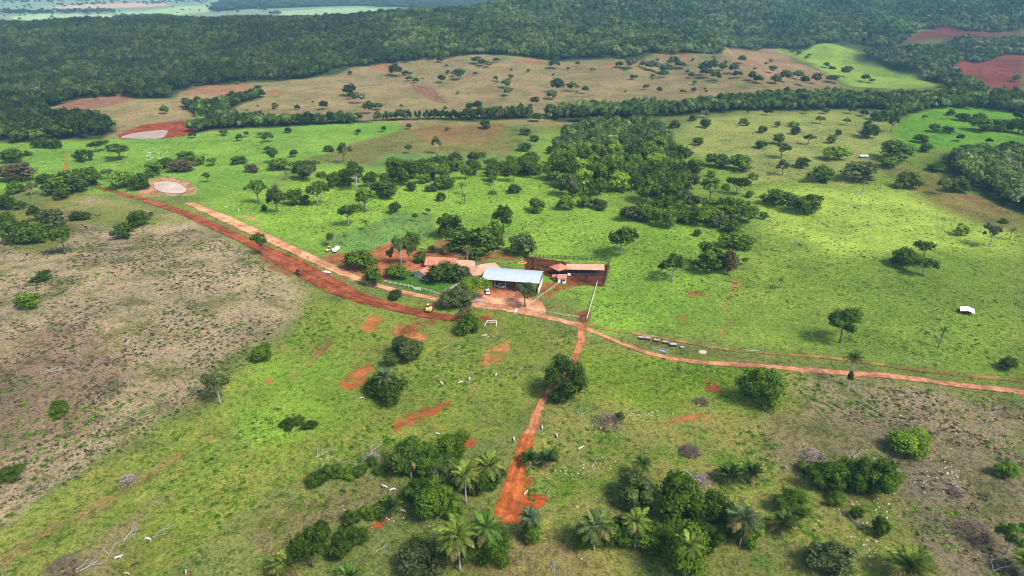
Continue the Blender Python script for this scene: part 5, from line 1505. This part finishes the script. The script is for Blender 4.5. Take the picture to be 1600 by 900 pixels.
        for sy in (-1, 1):
            wheel(e, (-0.8, sy * 0.95, 0.82), 0.82, 0.5); wheel(e, (1.4, sy * 0.75, 0.5), 0.5, 0.3)
        MB().box((-2.2, 0, 0.5), (0.9, 2.2, 0.5)).build('grader_blade', paint, e, bevel=0.05)
    return e
vehicle(762, 458, math.radians(-84), 'white car parked on the yard beside the metal shed', 'parked_car')
p = vehicle(781, 449, math.radians(-40), 'white pickup parked under the left half of the shed roof', 'pickup_truck', cat='pickup')
vehicle(525, 393, math.radians(75), 'white truck parked next to a yellow machine on red soil', 'flatbed_truck', cat='truck').scale = (0.72, 0.85, 0.85)
vehicle(514, 393, math.radians(60), 'yellow loader parked left of the white truck', 'wheel_loader', M_YELLOW, 'loader').scale = (0.85, 0.85, 0.85)
vehicle(555, 411, math.radians(-25), 'white van partly behind the large leafy yard tree', 'van', cat='van')
vehicle(671, 487, math.radians(80), 'yellow excavator on grass between the two roads', 'excavator', M_YELLOW, 'excavator')
vehicle(467, 430, math.radians(-40), 'dark red tractor driving on the graded earth road', 'tractor', M_RED, 'tractor')
# white boat-like trough on the red soil
p = G(511, 427)
e = empty('boat_hull', (p.x, p.y, tz(p.x, p.y)), math.radians(-12)); tag(e, 'small white boat shape lying on the red road soil', 'boat')
n = 9; V = []; F = []
for k in range(n):
    t = k / (n - 1); x = -2.2 + 4.4 * t; w = 0.75 * math.sin(math.pi * (0.18 + 0.80 * t)) ** 0.7; b = 0.1 + 0.25 * t * t
    V += [(x, -w, 0.75 + 0.15 * t), (x, -w * 0.6, b), (x, w * 0.6, b), (x, w, 0.75 + 0.15 * t)]
for k in range(n - 1):
    for j in range(3): F.append((k * 4 + j, k * 4 + j + 1, (k + 1) * 4 + j + 1, (k + 1) * 4 + j))
F += [(0, 1, 2, 3), tuple((n - 1) * 4 + j for j in (3, 2, 1, 0))]
MB().add(V, F).build('hull', M_WHITE, e)
MB().box((0.1, 0, 0.62), (3.0, 1.0, 0.08)).build('deck', M_WHITE, e)
MB().box((-0.5, 0, 0.95), (0.8, 0.8, 0.6)).build('console', M_WHITE, e, bevel=0.08)
# white barrels and slabs about the yard
for x, y, c, d, lb, mat in ((750, 471, 1, (3.2, 1.3, 0.7), 'grey plank wagon bed at the bright yard tree', M_CONC), (816, 411, 0, (4.5, 2.2, 0.35), 'round orange earth heap ring behind the shed', M_TILE), (889, 430, 1, (1.6, 1.0, 0.8), 'white water trough by the tiny white house', M_WHITE), (578, 412, 1, (4.0, 2.6, 1.2), 'stack of pale bricks on the red yard soil', M_TILE_PALE), (659, 388, 1, (2.0, 1.0, 0.6), 'pale wall block on red soil behind the sparse trees', M_CONC)):
    p = G(x, y)
    e = empty({'wagon': 'wagon_bed'}.get('', 'yard_block') if c else 'earth_ring', (p.x, p.y, tz(p.x, p.y)), random.uniform(-.3, .3)); tag(e, lb, 'block' if c else 'earth')
    if c:
        MB().box((0, 0, d[2] / 2), d).build('body', mat, e, bevel=0.05)
        MB().box((0, 0, d[2] + 0.03), (d[0] * 1.04, d[1] * 1.04, 0.06)).build('top', mat, e)
    else:
        mb = MB(); R = [(math.cos(t) * d[0] / 2, math.sin(t) * d[1] / 2, 0.1) for t in np.linspace(0, 6.283, 17)]
        mb.tube(R, 0.32, 6, cap=False); mb.build('rim', simple('orange_earth', (0.50, 0.20, 0.10), 0.95), e)

# ================================================================== cattle
def animal_mesh(name, mat, graze=False, hump=True):
    V = [(0, 0, 1.15), (0.55, 0, 1.18), (0.95, 0, 1.22), (-0.55, 0, 1.15), (-0.85, 0, 1.18)]
    R = [(.36, .34), (.34, .34), (.26, .28), (.36, .36), (.24, .24)]
    E = [(0, 1), (1, 2), (0, 3), (3, 4)]
    def chain(start, pts, rs):
        k = start
        for p, r in zip(pts, rs):
            V.append(p); R.append((r, r)); E.append((k, len(V) - 1)); k = len(V) - 1
        return k
    if graze: h = chain(2, [(1.2, 0, 1.0), (1.42, 0, 0.6), (1.6, 0, 0.3), (1.72, 0, 0.12)], [.18, .14, .13, .08])
    else: h = chain(2, [(1.22, 0, 1.45), (1.42, 0, 1.68), (1.65, 0, 1.62), (1.88, 0, 1.48)], [.19, .15, .14, .085])
    nk = len(V) - 3
    for s in (-1, 1):
        chain(2, [(0.88, s * .2, .85), (0.90, s * .2, .45), (0.88, s * .2, .04)], [.12, .07, .06])
        chain(4, [(-0.82, s * .2, .85), (-0.98, s * .2, .48), (-0.88, s * .2, .04)], [.16, .075, .06])
        chain(nk, [(V[nk][0], s * .2, V[nk][2] + .06), (V[nk][0] - .02, s * .34, V[nk][2] + .02)], [.05, .03])
    chain(4, [(-1.1, 0, 1.12), (-1.18, 0, .7), (-1.18, 0, .45)], [.05, .03, .05])
    if hump: chain(1, [(0.68, 0, 1.58)], [.14])
    me = bpy.data.meshes.new(name); me.from_pydata(V, E, [])
    o = bpy.data.objects.new(name, me); COL.objects.link(o)
    md = o.modifiers.new('s', 'SKIN'); ss = o.modifiers.new('u', 'SUBSURF'); ss.levels = 1; ss.render_levels = 1
    for i, r in enumerate(R): me.skin_vertices[0].data[i].radius = r
    me.skin_vertices[0].data[0].use_root = True
    dg = bpy.context.evaluated_depsgraph_get(); dg.update()
    out = bpy.data.meshes.new_from_object(o.evaluated_get(dg))
    bpy.data.objects.remove(o)
    out.polygons.foreach_set('use_smooth', [True] * len(out.polygons))
    out.materials.clear(); out.materials.append(mat)
    return out
COW_W = [animal_mesh('cow', M_HIDE, g) for g in (False, True)]
COW_B = [animal_mesh('dark_cow', M_BROWNHIDE, g) for g in (True, False)]
COW_T = [animal_mesh('tan_cow', M_TANHIDE, True)]
HORSE = animal_mesh('horse', M_BROWNHIDE, True, hump=False)
def cow(px, py, label, meshes=COW_W, rz=None, name='cow', group='cattle', s=1.0):
    p = G(px, py)
    o = link(name, random.choice(meshes), None, (p.x, p.y, tz(p.x, p.y) - 0.02))
    o.rotation_euler = (0, 0, random.uniform(0, 6.28) if rz is None else rz)
    k = s * random.uniform(0.62, 0.76); o.scale = (k, k, k)
    tag(o, label, 'cow' if name == 'cow' else 'horse', group)
for a in ((719, 600, 'larger left one of two white cows above the long red patch', 0.3), (734, 594, 'white cow just right of the larger cow above the red patch', 1.2), (775, 588, 'white cow alone right of the pair on the slope', 1.4), (690, 601, 'white cow alone left of the pair on the slope', 2.4),
          (565, 624, 'white cow left of the tree with a palm on its top', 0.2), (684, 680, 'white cow above the foreground palm clump', 3.0), (602, 763, 'white cow above the low trunkless palm', 2.8), (613, 768, 'white cow partly behind the low trunkless palm', 0.4), (630, 801, 'white cow at the bare soil bank by the low palm', 2.9),
          (803, 688, 'white cow left of the rusty track', 1.6), (870, 683, 'white cow right of the rusty track above the two low palms', 1.8), (847, 670, 'white cow standing beside the rusty track', 1.5), (907, 703, 'white cow among stones right of the two low palms', 0.5),
          (232, 845, 'white cow beside dead branches at lower left', 3.0), (185, 874, 'white cow nearest the lower left corner', 0.3), (821, 773, 'pale calf at the orange spoil beside the track', 0.9)):
    cow(a[0], a[1], a[2], rz=a[3])
cow(211, 884, 'dark brown cow right of the lower left white cow', COW_B, 0.7)
cow(291, 896, 'tan cow at the bottom edge lower left', COW_T, 2.0)
cow(199, 899, 'pale tan cow cut by the bottom edge at left', COW_T, 3.0)
cow(537, 769, 'dark horse grazing on dry grass left of the palm clump', [HORSE], 2.9, 'horse')
cow(545, 513, 'dark cow below the graded red road', COW_B, 0.8)
for k in range(17):
    x, y = random.uniform(228, 268), random.uniform(238, 251)
    cow(x, y, 'white cow in the herd behind the sandy pond', group='white herd behind the pond')
for x, y, lb in ((1409, 321, 'dark cow left of two in the right pasture'), (1437, 318, 'dark cow in the right pasture near its pair'), (1489, 311, 'dark cow below the right wood'), (1335, 326, 'dark cow near the white ones in right pasture')):
    cow(x, y, lb, COW_B)
cow(1325, 323, 'white cow left in the right pasture', rz=0.3); cow(1346, 322, 'white cow right in the right pasture', rz=2.3)
for x, y, lb in ((353, 325, 'white cow near the pale road above the graded road'), (373, 331, 'white cow right of another by the pale road'), (354, 336, 'white cow nearest the pale road')):
    cow(x, y, lb)

# ================================================================== dead wood, heaps, stones
def dead_branch_mesh(seed, n=5):
    rg = random.Random(seed); mb = MB()
    def grow(p, d, L, r, lev):
        q = p + d * L * 0.5 + Vector((rg.uniform(-.1, .1), rg.uniform(-.1, .1), rg.uniform(-.05, .1))) * L
        e = p + d * L
        e.z = max(e.z, 0.05)
        mb.tube([p, q, e], [r, r * 0.8, r * 0.5], 5, cap=False)
        if lev:
            for _ in range(rg.randint(2, 3)):
                nd = (d + Vector((rg.uniform(-.8, .8), rg.uniform(-.8, .8), rg.uniform(-.25, .3)))).normalized()
                grow(p.lerp(e, rg.uniform(0.45, 0.95)), nd, L * rg.uniform(0.45, 0.7), r * 0.55, lev - 1)
    for k in range(n):
        a = rg.uniform(-0.7, 0.7)
        grow(Vector((rg.uniform(-.3, .3), rg.uniform(-.3, .3), 0.15)), Vector((math.cos(a), math.sin(a), rg.uniform(0.0, 0.18))).normalized(), rg.uniform(1.8, 3.4), 0.10, 2)
    return mb.mesh('dead_branch', M_DEAD, smooth=True)
DEADM = [dead_branch_mesh(40 + i, 2) for i in range(4)]
for i, (x, y, s, rz, lb) in enumerate(((70, 582, 1.6, 0.4, 'fallen pale dead tree on the dry slope at left'), (12, 470, 1.0, 0.8, 'pale fallen branch near the bright bush on the dry slope'), (210, 530, 1.2, 3.0, 'grey fallen branch in the middle of the dry slope'), (60, 508, 0.9, 0.6, 'short pale branch below the bright bush on the slope'), (170, 622, 0.9, 2.6, 'thin pale branch low on the dry slope'),
        (8, 745, 1.3, 0.2, 'pale bare branches at the left frame edge'), (195, 845, 1.5, 1.3, 'upright white dead branches beside the lower left cow'), (170, 868, 1.1, 2.3, 'fallen grey limb left of the upright dead branches'), (115, 895, 1.5, 0.8, 'bare white branches at the bottom left edge'), (240, 838, 1.2, 0.3, 'grey limb lying behind the lower left cow'), (250, 786, 0.8, 2.8, 'small grey log on the green slope at lower left'),
        (494, 715, 1.2, 1.4, 'dead stump roots above the bush row'), (545, 735, 1.2, 0.3, 'whitish root mass beside the tallest row bush'), (578, 707, 1.3, 1.0, 'pinkish grey root heap above the palm clump'), (600, 731, 1.5, 0.1, 'long grey log leading into the palm clump'),
        (905, 652, 1.2, 1.5, 'thin dead trunk standing under the largest dark tree'), (1330, 725, 1.7, 1.2, 'bleached dead branches over the dark right clump'), (1505, 770, 1.4, 2.2, 'white fallen tree on the dry ground at right'), (1548, 648, 1.3, 0.4, 'grey branch pile on dry ground below the pink road'), (1540, 687, 0.9, 0.3, 'pale twig on the dry ground at right'),
        (1428, 565, 1.0, 2.7, 'pale fallen log by the faint track at right'), (1442, 568, 1.1, 0.2, 'dull green fallen branch by the faint track at right'), (1344, 824, 1.1, 1.8, 'curly pale dead branch by the rocks at right'), (1550, 892, 1.5, 0.9, 'grey tangle of branches in the lower right corner'), (864, 895, 1.0, 1.6, 'pale stump with a white log at the bottom centre'),
        (1090, 750, 1.6, 2.6, 'long brown log left of the two round palms'), (588, 862, 0.9, 0.5, 'grey stick lying below the diagonal thicket'), (1225, 285, 1.8, 2.0, 'grey brush heap under the half bare pasture tree'), (1337, 305, 1.8, 0.4, 'grey brush heap under the small dead palm'), (1390, 268, 1.6, 2.0, 'grey brush line below the clump near the far shelter'), (1235, 380, 1.7, 0.2, 'grey brush heap in the middle of right pasture'))):
    p = G(x, y)
    o = link('dead_branch', DEADM[i % 4], None, (p.x, p.y, tz(p.x, p.y) - 0.05)); o.rotation_euler = (0, 0, rz); o.scale = (s, s, s)
    tag(o, lb, 'dead wood', 'fallen dead wood')
def heap(px, py, w, h, label, mat, seed, n=110):
    p = G(px, py); m = mpp(p); W = w * m; rg = random.Random(seed)
    e = empty('brush_heap', (p.x, p.y, tz(p.x, p.y)), rg.uniform(0, 3)); tag(e, label, 'brush heap', 'brush heaps')
    mb = MB()
    for k in range(n):
        a = rg.uniform(0, 6.28); r = W * 0.45 * rg.random() ** 0.6; z = (1 - (r / (W * 0.5)) ** 2) * h * m * rg.uniform(0.1, 0.75)
        c = Vector((r * math.cos(a), r * math.sin(a), z)); b = rg.uniform(0, 6.28); L = rg.uniform(0.4, 1.3)
        d = Vector((math.cos(b), math.sin(b), rg.uniform(-.25, .35))) * L
        mb.tube([c - d, c + d * .2 + Vector((0, 0, .06)), c + d], [0.07, 0.05, 0.025], 4, cap=False)
    o = mb.build('stick_tangle', mat, e); o['kind'] = 'stuff'
    mb = MB()
    for k in range(24):
        a = rg.uniform(0, 6.28); r = W * 0.4 * rg.random() ** 0.5
        mb.box((r * math.cos(a), r * math.sin(a), 0.1), (rg.uniform(.3, .9), rg.uniform(.3, .8), rg.uniform(.2, .7)), rz=a, ry=rg.uniform(-.3, .3), taper=0.6)
    o = mb.build('clods', simple('dark_clod', (0.06, 0.035, 0.028), 0.95), e); o['kind'] = 'stuff'
M_TWIG = simple('brown_twig', (0.115, 0.075, 0.065), 0.9, var=0.35); M_TWIGP = simple('pale_twig', (0.26, 0.20, 0.18), 0.9, var=0.35)
heap(948, 662, 52, 24, 'large dark brush heap with stones right of the rusty track', M_TWIG, 1, 170)
heap(1078, 708, 36, 20, 'round purple brown brush heap above the two round palms', M_TWIG, 2, 200)
heap(1096, 630, 26, 14, 'blackened brush heap with stones below the pink road', M_TWIG, 3, 70)
heap(582, 718, 28, 16, 'pinkish stump heap above the bush row', M_TWIGP, 4, 90)
heap(200, 752, 30, 14, 'grey brown mound of brush on the green slope at left', M_TWIGP, 5, 90)
heap(1270, 715, 50, 16, 'flat heap of brown twigs above the dark right clump', M_TWIGP, 6, 120)
heap(1520, 835, 60, 30, 'wide purple twig thicket on dry ground lower right', M_TWIG, 7, 190)
heap(1490, 770, 26, 12, 'small twig heap beside the white fallen tree', M_TWIG, 8, 60)
heap(100, 890, 60, 26, 'dark brush heap at the bottom left edge', M_TWIG, 9, 150)
heap(640, 105, 0.1, 0.1, 'x', M_TWIG, 10, 2) if False else None
heap(1096, 752, 40, 10, 'brown twig bank along the long log', M_TWIGP, 11, 90)
# stones
sm = []
for i in range(5):
    rg = np.random.default_rng(300 + i)
    V, F = ICO1
    V = V * (1 + 0.22 * rg.normal(size=(len(V), 1))) * np.array([1, 0.8, 0.55])
    sm.append(np_mesh('stone', V, F, M_ROCK, smooth=False))
rg = np.random.default_rng(9)
S = []
for cx, cy, sx, sy, k in ((1000, 648, 55, 6, 46), (1090, 632, 18, 10, 22), (1080, 755, 30, 14, 18), (1470, 745, 40, 22, 60), (1370, 800, 30, 30, 40), (1350, 850, 25, 20, 26), (890, 735, 30, 14, 34), (930, 725, 20, 10, 18), (1240, 720, 40, 10, 24), (945, 665, 26, 8, 26), (560, 800, 30, 20, 16), (615, 812, 16, 8, 12), (1300, 790, 25, 15, 14), (510, 715, 20, 8, 12), (860, 770, 20, 14, 10), (900, 800, 300, 60, 60), (1400, 700, 120, 40, 60)):
    S.append(np.column_stack([rg.normal(cx, sx * 0.6, k), rg.normal(cy, sy * 0.6, k)]))
S = np.concatenate(S); P = cast(S[:, 0], S[:, 1]); n = len(P)
r = 0.16 + 0.34 * rg.random(n) ** 2.5
gn_scatter('stones', P + np.array([0, 0, 0.03]), np.column_stack([r, r, r]), rg.uniform(0, 6.28, n), rg.integers(0, 5, n), sm, 'pale loose stones strewn about the foreground grass', 'stones')

# ================================================================== low ground cover
def tuft_mesh(seed, n, h, spread, mat):
    rg = np.random.default_rng(seed); V = []; F = []; A = []
    for k in range(n):
        a = rg.uniform(0, 6.28); r = spread * rg.random() ** 0.7
        p = np.array([r * math.cos(a), r * math.sin(a), h * 0.25 * rg.random()]); b = rg.uniform(0, 6.28)
        out = np.array([math.cos(a), math.sin(a), 0]); up = np.array([0, 0, 1.0])
        N = up + out * 0.7 + rg.normal(0, 0.35, 3); N /= np.linalg.norm(N)
        T = np.cross(N, rg.normal(size=3)); T /= np.linalg.norm(T); B = np.cross(N, T)
        s = rg.uniform(0.22, 0.42)
        c = p + np.array([0, 0, h * rg.uniform(0.2, 0.9) * (1 - r / spread * 0.6)])
        i = len(V); V += [c - T * s, c + B * s * .6, c + T * s, c - B * s * .6]; F += [(i, i + 1, i + 2), (i, i + 2, i + 3)]; A += [float(rg.random())] * 4
    return np_mesh('tuft', V, np.array(F), mat, {'rnd': A}, smooth=False)
def weed_material(name, stops, trans=0.3):
    N = NT(name)
    oi = N.n('ShaderNodeObjectInfo').outputs['Random']; rnd = N.n('ShaderNodeAttribute', attribute_name='rnd').outputs['Fac']
    r = N.n('ShaderNodeValToRGB'); cr = r.color_ramp
    while len(cr.elements) < len(stops): cr.elements.new(0.5)
    for e, (p, c) in zip(cr.elements, stops): e.position = p; e.color = (*c, 1)
    N.t.links.new(oi, r.inputs[0])
    v = N.smooth(rnd, 0, 1, 0.6, 1.4)
    c = N.n('ShaderNodeVectorMath', {0: r.outputs[0], 1: N.n('ShaderNodeCombineXYZ', {0: v, 1: v, 2: v}).outputs[0]}, operation='MULTIPLY').outputs[0]
    d = N.n('ShaderNodeBsdfDiffuse', {'Color': c}); t = N.n('ShaderNodeBsdfTranslucent', {'Color': c})
    return N.surf(N.n('ShaderNodeMixShader', {0: trans, 1: d.outputs[0], 2: t.outputs[0]}).outputs[0])
M_WEED = weed_material('green_weed', [(0.0, (0.055, 0.105, 0.016)), (0.35, (0.075, 0.145, 0.018)), (0.7, (0.10, 0.19, 0.022)), (1.0, (0.14, 0.23, 0.025))])
M_SCRUB = weed_material('dry_scrub', [(0.0, (0.040, 0.036, 0.020)), (0.35, (0.085, 0.070, 0.045)), (0.6, (0.070, 0.095, 0.030)), (0.8, (0.14, 0.105, 0.080)), (1.0, (0.24, 0.19, 0.14))])
WEED = [tuft_mesh(500 + i, 26, 0.8, 0.8, M_WEED) for i in range(4)]
SCRUB = [tuft_mesh(520 + i, 20, 0.7, 0.7, M_SCRUB) for i in range(4)]
def cover(name, protolist, n, seed, label, zone_px, cl_scale, thr, smin, smax, far=520):
    rg = np.random.default_rng(seed)
    polys = [poly_world(z) for z in zone_px]
    A = np.concatenate([np.stack([p.min(0), p.max(0)]) for p in polys]); x0, y0 = A.min(0); x1, y1 = A.max(0)
    X = rg.uniform(x0, x1, n * 9); Y = rg.uniform(y0, y1, n * 9)
    k = np.zeros(len(X), bool)
    for p in polys: k |= poly_sd(p, X, Y) > 0
    k &= (np.hypot(X, Y) < far * SK)
    X, Y = X[k], Y[k]
    q = fbm(X / cl_scale, Y / cl_scale, seed + 3, 4) + rg.normal(0, 0.035, len(X))
    k = q > thr
    X, Y = X[k][:n], Y[k][:n]
    for nm, lb, c, st, P, W in RW:
        kk = line_sd(P, W, X, Y) < 0.2; X, Y = X[kk], Y[kk]
    for nm, lb, pw, m in PW:
        kk = poly_sd(pw, X, Y) < -3; X, Y = X[kk], Y[kk]
    print(name, len(X))
    s = smin + (smax - smin) * rg.random(len(X)) ** 2.2
    return gn_scatter(name, np.column_stack([X, Y, terrain(X, Y) - 0.02]), np.column_stack([s, s, s * rg.uniform(0.35, 0.7, len(X))]), rg.uniform(0, 6.28, len(X)), rg.integers(0, len(protolist), len(X)), protolist, label, 'ground cover')
FG = [[(-250, 900), (-60, 600), (300, 560), (480, 480), (900, 515), (1100, 570), (1700, 625), (1900, 960), (-250, 960)]]
cover('green_weeds', WEED, 3600, 61, 'bright green weeds patching the foreground slopes', FG, 20, 0.61, 0.30, 1.25)
DRY = [[(-150, 360), (120, 330), (330, 360), (470, 460), (400, 560), (200, 700), (-150, 930)], [(1250, 600), (1480, 610), (1800, 650), (1800, 960), (1480, 960), (1370, 700)]]
cover('dry_scrub', SCRUB, 14000, 62, 'low brown scrub and dead stalks on the dry slopes', DRY, 14, 0.48, 0.20, 1.1)
cover('green_weeds', WEED, 1500, 63, 'scattered green weeds on the dry slopes', DRY, 22, 0.60, 0.4, 1.3)
PAST = [[(330, 320), (800, 260), (1180, 200), (1400, 180), (1620, 360), (1620, 570), (1060, 520), (930, 500), (850, 420), (560, 390)], [(0, 240), (450, 200), (460, 250), (330, 300), (0, 300)]]
cover('grass_tussocks', [tuft_mesh(540 + i, 14, 0.6, 0.8, weed_material('tussock%d' % i, [(0.0, (0.045, 0.085, 0.016)), (0.6, (0.075, 0.13, 0.022)), (1.0, (0.10, 0.11, 0.035))])) for i in range(2)], 13000, 64, 'dark grass tussocks dotting the open pastures', PAST, 30, 0.42, 0.35, 1.3, far=700)

# ================================================================== air
hz = MB(); hz.box((0, 6000, 75 * SK - 3), (22000, 12300, 150 * SK)); # spans the valley floor to just above the hill tops
N = NT('haze_air')
vol = N.n('ShaderNodeVolumePrincipled', {'Color': (0.36, 0.70, 1.0, 1), 'Density': 0.00010 / SK, 'Anisotropy': 0.1})
N.t.links.new(vol.outputs[0], N.out.inputs['Volume'])
o = hz.build('haze', N.m); tag(o, 'thin bluish haze filling the valley air', 'haze', kind='stuff')
